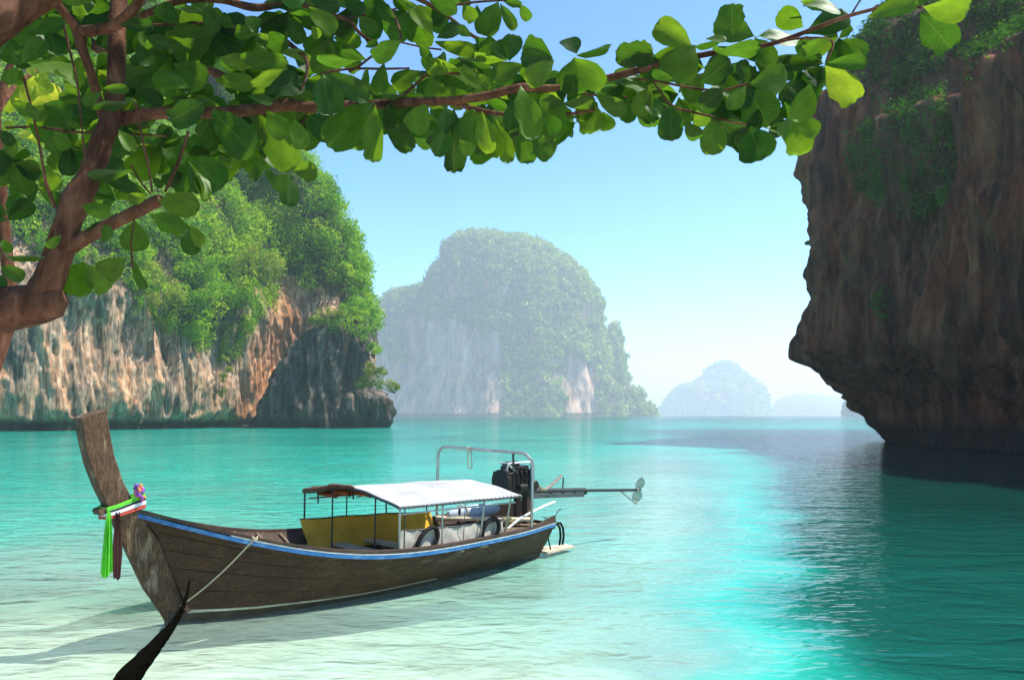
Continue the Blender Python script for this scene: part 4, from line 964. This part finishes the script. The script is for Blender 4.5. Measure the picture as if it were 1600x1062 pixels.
M_LFY = leaf_material('sunlit_leaf', [(0, (.16, .26, .02)), (.5, (.28, .34, .03)), (1, (.42, .42, .06))], (1.5, 1.4, .6), .55)
def leaf_geo(seed):
    """obovate leaf of unit length, unit width: narrow stalk end, broad rounded tip; folded, drooping, wavy edge"""
    g = random.Random(seed); rows, cols = 7, 5
    us = [0, .10, .30, .54, .76, .90, .97, 1.0]; hw = [.016, .11, .34, .48, .50, .41, .27, .09]
    fold = g.uniform(.05, .22); droop = g.uniform(-.05, .22); ph = g.uniform(0, 6); wav = g.uniform(.015, .05); skew = g.uniform(-.05, .05); curl = g.uniform(-.06, .12)
    v, uv = [], []
    for i, u in enumerate(us):
        for j, q in enumerate((-1, -.5, 0, .5, 1)):
            e = hw[i] * (1 + g.uniform(-.05, .05) * abs(q)) * (.72 if (seed % 5 == 3 and i == 4 and q == 1) else 1)
            x = q * e + skew * u * u
            y = u * .5 * 2 - (.045 * abs(q) ** 2 if i == len(us) - 1 else 0) + g.uniform(-.012, .012) * abs(q)
            z = fold * abs(q) * e * 1.2 - droop * u * u + wav * math.sin(ph + u * 9 + (2 if q > 0 else 0)) * q * q - curl * q * q * u
            v.append((x, y, z)); uv.append((q * e + .5, u))
    f = [(i * 5 + j, i * 5 + j + 1, (i + 1) * 5 + j + 1, (i + 1) * 5 + j) for i in range(len(us) - 1) for j in range(4)]
    return v, f, uv
def leaf_mesh(geo, mat, name='leaf'):
    v, f, uv = geo; me = bpy.data.meshes.new(name); me.from_pydata(v, [], f)
    ul = me.uv_layers.new(name='UVMap')
    for pl in me.polygons:
        pl.use_smooth = True
        for li in pl.loop_indices: ul.data[li].uv = uv[me.loops[li].vertex_index]
    me.materials.append(mat); return me
GEO = [leaf_geo(s) for s in range(14)]
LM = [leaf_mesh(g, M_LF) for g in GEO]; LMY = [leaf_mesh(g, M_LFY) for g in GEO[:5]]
BASE = Vector((-4.1, 3.5, .72)); tree = empty('almond_tree', BASE)
tag(tree, 'leafy tree with a reddish forked trunk, its boughs reaching across the top of the picture', 'tree')
def limb(pxs, name='branch', n=10, wob=.05, seed=0, tip=True, mat=None):
    """pxs: (px, py, depth, width px)"""
    P = [at(a, b, d) for a, b, d, w in pxs]; R = [w / F * d / 2 for a, b, d, w in pxs]
    # refine with Catmull-Rom
    Q, S_ = [], []
    for i in range(len(P) - 1):
        a, b, c_, e = P[max(i - 1, 0)], P[i], P[i + 1], P[min(i + 2, len(P) - 1)]
        for t in (0, .25, .5, .75):
            Q.append(.5 * ((2 * b) + (c_ - a) * t + (2 * a - 5 * b + 4 * c_ - e) * t * t + (3 * b - a - 3 * c_ + e) * t ** 3)); S_.append(R[i] + (R[i + 1] - R[i]) * t)
    Q.append(P[-1]); S_.append(R[-1])
    mb = MB(); mb.tube([q - BASE for q in Q], S_, n, wob, seed); return mb.build(name, mat or m_bark, tree, smooth=True, angle=80)
# trunk: up from the beach outside the picture, along the heavy bough, then the fork
mb = MB()
tp = [Vector((-4.1, 3.5, .3)), Vector((-4.05, 3.55, 1.2)), Vector((-3.75, 3.7, 2.2)), Vector((-3.2, 3.85, 2.8)), at(-60, 492, 3.95), at(0, 484, 4.0), at(60, 474, 4.0), at(88, 469, 4.0), at(100, 463, 4.0)]
mb.tube([q - BASE for q in tp], [.22, .19, .16, .125, .105, .10, .09, .072, .035], 12, .07, 2); mb.build('trunk', m_bark, tree, smooth=True, angle=80)
limb([(42, 482, 4.0, 50), (70, 452, 4.0, 49), (92, 395, 4.0, 43), (108, 345, 4.0, 39), (120, 312, 4.0, 44), (140, 275, 4.02, 36), (162, 215, 4.05, 33), (178, 165, 4.1, 29), (182, 100, 4.15, 27), (183, 40, 4.2, 27), (188, -30, 4.3, 26)], 'branch', 12, .06, 3)
for i, pxs in enumerate([
    [(112, 385, 4.0, 24), (150, 362, 3.97, 21), (190, 342, 3.93, 20), (232, 321, 3.9, 21), (252, 312, 3.88, 17)],
    [(163, 195, 4.08, 14), (152, 150, 4.05, 14), (140, 108, 4.0, 14), (128, 75, 4.0, 16), (122, 48, 4.0, 20)],
    [(122, 50, 4.0, 18), (150, 47, 3.98, 17), (180, 40, 3.95, 17), (205, 18, 3.9, 16), (225, -8, 3.85, 15), (245, -30, 3.8, 14)],
    [(-80, 85, 3.55, 70), (-15, 45, 3.55, 58), (25, 18, 3.6, 48), (75, -8, 3.65, 40), (130, -40, 3.7, 34)],
    [(-20, 20, 5.2, 30), (45, 36, 5.2, 24), (90, 44, 5.2, 20), (130, 62, 5.2, 18), (165, 82, 5.2, 17)],
    [(122, 48, 4.0, 16), (108, 30, 3.95, 14), (92, 10, 3.9, 13), (75, -15, 3.85, 12)],
    [(160, 193, 4.1, 24), (190, 186, 4.12, 21), (235, 178, 4.1, 19), (280, 176, 4.1, 18), (330, 176, 4.1, 18), (385, 173, 4.1, 18), (420, 168, 4.1, 18), (450, 164, 4.1, 20), (480, 168, 4.1, 17), (520, 166, 4.08, 15), (580, 164, 4.05, 15), (640, 160, 4.0, 14), (700, 158, 3.95, 13), (760, 150, 3.9, 13), (815, 137, 3.9, 13), (870, 138, 3.9, 11), (950, 122, 3.85, 11), (1005, 108, 3.8, 11), (1050, 96, 3.8, 10), (1110, 84, 3.75, 9), (1165, 77, 3.7, 8), (1215, 66, 3.7, 7), (1270, 46, 3.65, 7), (1330, 24, 3.6, 6), (1400, 8, 3.6, 5), (1440, 12, 3.6, 4)],
    [(705, 160, 3.95, 9), (740, 170, 3.95, 8), (780, 178, 3.95, 7), (830, 181, 3.95, 6), (890, 178, 3.9, 5), (930, 172, 3.9, 4)],
    [(215, 28, 4.4, 10), (280, 2, 4.4, 11), (345, 0, 4.4, 12), (395, 12, 4.4, 13), (440, 8, 4.4, 10), (520, 2, 4.4, 8)],
    [(430, -6, 4.3, 8), (480, 10, 4.3, 7), (520, 24, 4.3, 7), (545, 32, 4.3, 6), (562, 52, 4.3, 6), (585, 68, 4.3, 5)],
    [(640, -8, 4.3, 8), (680, 12, 4.3, 7), (705, 30, 4.3, 6), (740, 57, 4.3, 6), (780, 72, 4.25, 5), (810, 80, 4.2, 4)],
]):
    limb(pxs, 'branch', 10 if i < 7 else 8, .05, 20 + i)
def twig(pxs):
    return limb([(a, b, d, w) for (a, b, d, w) in pxs], 'twig', 5, .03, 5, mat=m_bark)
for t_ in [
    [(100, 42, 3.9, 5), (108, 75, 3.9, 4), (120, 125, 3.88, 4), (126, 180, 3.87, 3), (132, 240, 3.86, 3)],
    [(37, 122, 3.85, 4), (52, 180, 3.87, 4), (64, 240, 3.9, 4), (72, 285, 3.93, 6), (86, 325, 3.97, 7)],
    [(10, 200, 4.2, 4), (60, 199, 4.15, 4), (110, 206, 4.1, 5), (150, 208, 4.05, 4), (210, 210, 4.1, 4), (260, 213, 4.1, 3)],
    [(212, 160, 3.85, 4), (222, 215, 3.85, 4), (232, 260, 3.86, 4), (238, 300, 3.88, 4)],
    [(295, 205, 3.8, 5), (278, 255, 3.82, 5), (258, 300, 3.86, 5)], [(284, 245, 3.8, 4), (264, 290, 3.85, 4)], [(205, 258, 3.8, 3), (220, 285, 3.84, 3), (236, 303, 3.86, 3)],
    [(240, 39, 4.2, 4), (300, 38, 4.2, 4), (335, 33, 4.2, 4), (365, 43, 4.2, 4), (395, 55, 4.2, 3)],
    [(545, 112, 4.1, 5), (562, 103, 4.1, 4), (590, 82, 4.1, 4), (624, 64, 4.12, 4), (622, 40, 4.2, 4), (612, 18, 4.25, 4)],
    [(500, 116, 4.1, 4), (545, 108, 4.1, 4), (600, 108, 4.1, 4), (640, 107, 4.1, 3)], [(624, 66, 4.1, 3), (660, 74, 4.1, 3), (690, 78, 4.1, 3)],
    [(630, 150, 4.0, 6), (650, 132, 4.0, 5), (672, 116, 4.0, 5), (730, 116, 4.0, 4), (760, 118, 4.0, 3)],
    [(545, 28, 4.3, 4), (585, 21, 4.3, 3), (620, 14, 4.3, 3)], [(690, 12, 4.3, 4), (740, 4, 4.3, 4), (800, 0, 4.3, 3)],
    [(960, 122, 3.85, 4), (1018, 126, 3.8, 4), (1050, 132, 3.8, 4), (1090, 139, 3.78, 4), (1130, 141, 3.76, 4), (1166, 131, 3.75, 4)], [(1166, 133, 3.75, 4), (1164, 150, 3.75, 3)],
    [(1020, 128, 3.8, 3), (1050, 165, 3.78, 4), (1080, 175, 3.75, 4), (1110, 182, 3.72, 4), (1140, 190, 3.7, 4), (1166, 195, 3.7, 3)],
    [(910, 146, 3.85, 4), (950, 152, 3.85, 3), (985, 152, 3.85, 3)], [(1215, 66, 3.7, 4), (1255, 60, 3.65, 4), (1300, 64, 3.65, 4), (1292, 95, 3.65, 4)],
    [(1330, 24, 3.6, 4), (1338, 10, 3.6, 3), (1350, -8, 3.6, 3)], [(480, 168, 4.1, 3), (478, 182, 4.1, 3), (470, 195, 4.1, 3)],
    [(440, 60, 4.1, 10), (460, 75, 4.08, 8), (480, 95, 4.05, 6), (478, 120, 4.05, 4), (470, 140, 4.05, 4)], [(325, 110, 4.2, 12), (340, 116, 4.2, 14), (362, 125, 4.2, 10)],
    [(210, 340, 3.92, 3), (205, 380, 3.9, 3), (208, 420, 3.9, 3)], [(84, 350, 3.95, 5), (70, 390, 3.93, 4), (60, 430, 3.93, 4)]]:
    twig(t_)
REG = {1: (0, 0, 4.426), 2: (0, 220, 3.54), 3: (230, 0, 3.218), 4: (480, 0, 3.663), 5: (740, 0, 3.6625), 6: (1000, 0, 3.794), 7: (900, 0, 2.286)}
# leaves read off the photograph: region, stalk end, tip, width/length (negative: hangs behind the bough)
LV = """
6 310 280 70 130 .55;6 330 270 170 460 .85;6 110 390 -20 290 .5;6 545 210 545 10 .9;6 680 215 420 130 .55;6 430 285 725 318 .28;6 680 225 780 385 .6;6 640 498 590 350 .6;6 355 495 560 360 .8
6 650 495 895 455 .55;6 630 515 770 745 .85;6 625 510 530 650 .5;6 500 525 350 640 .75;6 190 620 410 690 .22;6 185 625 180 840 .75;6 270 720 350 840 .7;6 430 700 440 915 .7;6 420 690 655 880 .5
6 655 750 715 970 .9;6 640 755 520 690 .25;6 690 750 835 765 .28;6 900 700 815 810 .5;6 930 680 930 920 .75;6 900 700 1065 800 .6;6 950 670 830 590 .35;6 910 715 785 742 .35
6 1090 378 845 365 .42;6 1085 390 915 610 .72;6 1080 350 930 245 .65;6 968 165 815 80 .8;6 1000 170 1180 75 .42;6 950 8 1120 45 .45;6 390 230 520 240 .3;6 680 220 990 212 .2;6 310 280 500 255 .12
6 1010 495 940 745 .55;6 70 500 150 680 .6;6 60 500 -20 700 .6;6 200 470 60 430 .4;6 640 500 650 380 .5;6 330 490 200 420 .45
7 1230 45 1345 190 .65;7 1240 25 1420 45 .55;7 918 150 1058 175 .4;7 900 225 1050 220 .38;7 893 235 1005 378 .6;7 1040 60 1230 0 .35;7 820 125 990 40 .5;7 810 20 960 25 .3;7 1150 10 1260 -20 .5;7 905 140 800 190 .5;7 880 225 800 160 .5
5 140 10 50 205 .65;5 150 20 245 178 .4;5 270 25 315 125 .7;5 170 10 285 35 .4;5 20 30 20 120 .6;5 205 350 235 180 .7;5 200 345 110 220 .65;5 450 335 280 230 .65;5 460 345 255 330 .55;5 190 345 20 225 .5
5 590 310 540 198 .95;5 590 320 792 262 .2;5 580 330 550 540 1.0;5 580 335 745 510 .5;5 460 350 300 480 .6;5 290 370 90 450 .55;5 190 350 -10 320 .25;5 270 490 340 800 .45;5 250 560 200 740 .5;5 300 720 300 945 .6;5 330 770 465 900 .75
5 130 690 205 945 .4;5 110 700 130 920 .5;5 110 660 0 870 .7;5 450 650 590 775 .22;5 440 655 480 772 .8;5 620 535 680 765 .72;5 740 640 770 755 .9;5 700 550 880 650 .5;5 680 500 835 512 .22;5 1010 500 990 745 .6
5 1060 360 875 290 .6;5 920 400 800 440 .5;5 790 470 1010 470 .3;5 340 540 465 620 .35;5 480 560 510 650 .6;5 420 480 320 560 .5;5 0 420 110 500 .5;5 880 460 760 560 .5;5 60 560 200 620 .4
4 10 45 160 175 .6;4 25 150 70 222 .8;4 10 10 200 40 .5;4 290 90 405 195 .6;4 480 60 300 20 .5;4 500 100 390 20 .5;4 720 200 600 20 .5;4 690 230 540 150 .65;4 740 220 880 140 .5;4 890 30 960 128 .8
4 940 212 860 150 .6;4 960 220 1095 300 .5;4 340 345 185 275 .5;4 330 270 410 240 .5;4 535 235 365 340 .6;4 180 320 70 335 .4;4 290 350 40 355 .25;4 440 360 400 555 .5;4 80 420 375 570 .42;4 90 430 130 665 .75;4 10 655 150 785 .7
4 380 590 100 825 .55;4 370 590 215 862 .45;4 390 600 370 948 .42;4 430 610 605 885 .45;4 460 600 480 760 .6;4 690 590 470 650 .6;4 690 590 590 770 .75;4 720 690 740 780 .5;4 860 390 655 370 .45;4 640 405 480 500 .6
4 700 440 770 625 .85;4 800 600 770 770 .5;4 840 620 838 1012 .42;4 820 720 735 890 .5;4 950 620 930 845 .8;4 1000 640 1035 865 .45;4 735 765 690 835 .7;4 870 800 950 890 .6;4 730 240 985 310 .35;4 850 335 1090 385 .25;4 870 410 1010 500 .5;4 640 250 700 350 .5
4 560 0 640 100 .5;4 210 0 330 70 .6;4 700 0 860 60 .5;4 100 320 140 280 .8;4 1000 460 900 520 .4;4 560 540 400 550 .25;4 1060 250 990 330 .6;4 340 380 320 560 .3
3 350 160 90 250 .65;3 150 125 60 20 .65;3 150 45 290 45 .2;3 300 10 335 155 .55;3 440 140 370 80 .6;3 540 182 425 140 .6;3 540 178 530 70 .65;3 540 170 625 195 .4;3 540 195 712 220 .45;3 440 280 710 330 .35;3 690 345 510 440 .35;3 600 470 795 390 .6
3 640 235 820 315 .18;3 225 445 15 370 .45;3 310 500 100 620 .55;3 130 320 310 430 .7;3 330 550 515 770 .6;3 560 570 735 880 .5;3 560 580 540 760 .6;3 740 600 775 740 .6;3 735 862 860 862 .85;3 720 880 715 1040 .65;3 720 880 630 950 .7;3 560 830 520 910 .6;3 600 850 630 915 .6
3 210 810 310 1000 .22;3 200 780 370 930 .7;3 90 975 265 1060 .55;3 470 770 420 850 .5;3 360 290 520 330 .5;3 340 400 530 420 .4;3 780 590 900 690 .5;3 500 480 640 520 .4;3 380 200 470 260 .6;3 600 560 700 700 .6
2 430 340 288 380 .3;2 450 360 612 405 .5;2 870 330 1105 375 .65;2 825 400 1030 510 .5;2 1030 455 1070 635 .6;2 1050 460 1125 590 .5;2 740 440 750 620 .85;2 590 440 480 520 .5;2 740 165 470 190 .25;2 800 310 580 180 .4;2 820 300 700 330 .6
2 460 670 380 865 .9;2 470 680 600 845 .7;2 690 650 540 750 .7;2 740 660 795 835 .28;2 250 640 20 660 .25;2 0 690 135 770 .6;2 20 540 45 620 .7;2 0 740 20 810 .7;2 840 200 900 260 .6;2 1050 130 1090 300 .35;2 1100 220 1155 315 .5;2 560 560 620 470 .6;2 340 520 260 600 .5
1 140 450 -10 300 .6;1 140 440 320 270 .5;1 180 430 600 520 .32;1 130 470 20 570 .6;1 150 480 110 600 .7;1 100 380 210 390 .6;1 700 612 895 622 .35;1 920 690 595 765 .25;1 300 720 480 810 .6;1 430 840 560 880 .4;1 930 610 1140 710 .5
1 820 170 1075 180 .35;1 960 300 1025 475 .6;1 610 100 470 10 .6;1 620 90 750 30 .5;1 150 230 475 160 .35;1 80 710 250 800 .5;1 700 640 560 720 .5;1 200 850 330 980 .5;1 560 100 640 0 .5;1 1000 250 1190 330 .5;1 1060 420 950 450 .6;1 820 900 930 1040 .5;1 380 900 470 1040 .7;1 0 900 90 1000 .7
"""
g_ = random.Random(21)
def place_leaf(me, B, T, w, roll, far, par, off):
    y = T - B; Ln = y.length; y = y / Ln
    mid = (B + T) / 2; c_ = (Vector((0, 0, H)) - mid).normalized(); z = (c_ - y * c_.dot(y)).normalized(); x = y.cross(z)
    R = Matrix((x, y, z)).transposed() @ Matrix.Rotation(roll, 3, 'Y')
    mt = Matrix.Translation(B - off) @ R.to_4x4() @ Matrix.Diagonal((Ln * w, Ln, Ln, 1))
    return mt
leaves = []
for row in LV.strip().replace('\n', ';').split(';'):
    if not row.strip(): continue
    q = [float(k) for k in row.split()]; ox, oy, sc = REG[int(q[0])]
    bx, by, tx_, ty = ox + q[1] / sc, oy + q[2] / sc, ox + q[3] / sc, oy + q[4] / sc
    d = float(np.interp(bx, [0, 400, 800, 1300], [3.85, 3.95, 3.85, 3.65])) + g_.uniform(-.22, .28)
    pl = math.hypot(tx_ - bx, ty - by) / F * d
    tx_, ty = bx + (tx_ - bx) * .95, by + (ty - by) * .95
    dd = g_.uniform(-.35, .35) * pl
    if q[5] < .35: roll, w = g_.uniform(.9, 1.2) * g_.choice((-1, 1)), max(.5, q[5] * 2.0)
    else: roll, w = g_.uniform(-.45, .45), q[5] * 1.05
    leaves.append((at(bx, by, d), at(tx_, ty, d + dd), w, roll))
# more rosettes behind them
ROS = [(20, 30), (60, 75), (110, 20), (150, 110), (90, 170), (150, 250), (20, 250), (60, 290), (230, 40), (270, 90), (330, 40), (300, 150), (250, 230), (330, 240), (390, 110), (410, 215), (375, 260), (440, 150), (180, 310), (215, 130), (480, 120),
       (520, 60), (650, 20), (560, 160), (620, 150), (690, 200), (760, 190), (830, 130), (880, 160), (740, 100), (790, 220), (560, 200), (10, 340), (450, 20), (560, 10),
       (110, 230), (190, 190), (245, 110), (285, 250), (345, 190), (350, 80), (405, 50), (420, 160), (300, 20), (180, 20), (130, 150), (70, 30), (690, 120), (640, 190), (720, 215), (780, 150), (850, 200), (540, 190), (500, 190), (830, 220),
       (1020, 90), (1040, 190), (1150, 150), (1190, 200), (1220, 130), (1240, 190), (980, 165), (900, 190), (1000, 140), (1060, 150), (1100, 110), (1180, 100), (1130, 170), (1250, 90), (1310, 60), (930, 150)]
extra = []
for (x, y) in ROS:
    d = g_.uniform(4.2, 5.0) if x < 880 else g_.uniform(3.75, 4.0); n = g_.randint(7, 9) if x < 880 else 5
    a0 = g_.uniform(0, 6.28)
    for k in range(n):
        a = a0 + k * 6.283 / n + g_.uniform(-.35, .35); ln = g_.uniform(38, 62)
        tx_, ty = x + ln * math.cos(a), y + ln * math.sin(a) * .85 + 10
        lim = float(np.interp(tx_, [0, 60, 130, 215, 300, 330, 400, 470, 480, 600, 640, 700, 860, 905, 1000, 1110, 1200, 1290, 1330], [330, 320, 330, 330, 325, 300, 285, 260, 215, 240, 225, 250, 235, 190, 195, 225, 235, 150, 110]))
        top = float(np.interp(tx_, [0, 480, 484, 830, 834, 960, 1010, 1120, 1200, 1400], [-60, -60, -20, 20, 62, 80, 45, 20, 40, 0]))
        if ty > lim or ty < top or (tx_ < 85 and 105 < ty < 172): continue
        pl = ln / F * d
        extra.append((at(x, y + g_.uniform(-6, 6), d), at(tx_, ty, d + g_.uniform(-.4, .4) * pl), g_.uniform(.5, .8), g_.uniform(-.7, .7)))
first = leaves + extra; g_.shuffle(extra)
objs = leaves + extra; objs, rest = objs[:300], objs[300:]
for i, (B, T, w, roll) in enumerate(objs):
    o = bpy.data.objects.new('leaf', LM[i % len(LM)]); COL.objects.link(o); o.parent = tree
    o.matrix_local = place_leaf(None, B, T, w, roll, 0, tree, BASE)
# the crown goes on above and beside the picture and shades the boughs
for i in range(620):
    d = g_.uniform(3.2, 5.8); x = g_.uniform(-500, 1000); y = -g_.uniform(60, 900) + 40
    if x > 700: y -= 150
    P_ = at(x, y, d); a = Vector((g_.gauss(0, 1), g_.gauss(0, 1), g_.gauss(-.3, .6))).normalized()
    rest.append((P_, P_ + a * g_.uniform(.18, .27), g_.uniform(.55, .8), g_.uniform(-1, 1)))
if rest:
    V_, F_, U_ = [], [], []
    for i, (B, T, w, roll) in enumerate(rest):
        mt = place_leaf(None, B, T, w, roll, 0, tree, BASE); v, f, uv = GEO[i % len(GEO)]; n = len(V_)
        V_ += [tuple(mt @ Vector(q)) for q in v]; F_ += [tuple(k + n for k in q) for q in f]; U_ += uv
    o = link('foliage', leaf_mesh((V_, F_, U_), M_LFS, 'foliage'), tree); o['kind'] = 'stuff'
print('leaves', len(leaves), len(extra), len(rest))
# a second, thinner tree at the left edge; its sunlit leaves stand further back
B2 = Vector((-4.6, 6.4, .1)); tree2 = empty('almond_tree', B2); tag(tree2, 'slender tree at the far left edge, sunlit yellow-green leaves high on it', 'tree')
mb = MB(); Q = [(-90, 800), (-40, 640), (22, 478), (14, 430), (8, 380), (4, 320), (-2, 250), (-8, 180), (10, 120), (30, 60)]
mb.tube([B2 - B2 + Vector((0, 0, -.3))] + [at(a, b, 6.2) - B2 for a, b in Q[1:]], [.09, .08, .055, .045, .045, .042, .04, .035, .025, .015], 9, .05, 9); mb.build('trunk', m_bark, tree2, smooth=True, angle=80)
mb = MB(); mb.tube([at(-8, 180, 6.2) - B2, at(25, 130, 6.6) - B2, at(60, 110, 7.0) - B2, at(110, 120, 7.2) - B2], [.025, .02, .015, .008], 6); mb.build('branch', m_bark, tree2, smooth=True)
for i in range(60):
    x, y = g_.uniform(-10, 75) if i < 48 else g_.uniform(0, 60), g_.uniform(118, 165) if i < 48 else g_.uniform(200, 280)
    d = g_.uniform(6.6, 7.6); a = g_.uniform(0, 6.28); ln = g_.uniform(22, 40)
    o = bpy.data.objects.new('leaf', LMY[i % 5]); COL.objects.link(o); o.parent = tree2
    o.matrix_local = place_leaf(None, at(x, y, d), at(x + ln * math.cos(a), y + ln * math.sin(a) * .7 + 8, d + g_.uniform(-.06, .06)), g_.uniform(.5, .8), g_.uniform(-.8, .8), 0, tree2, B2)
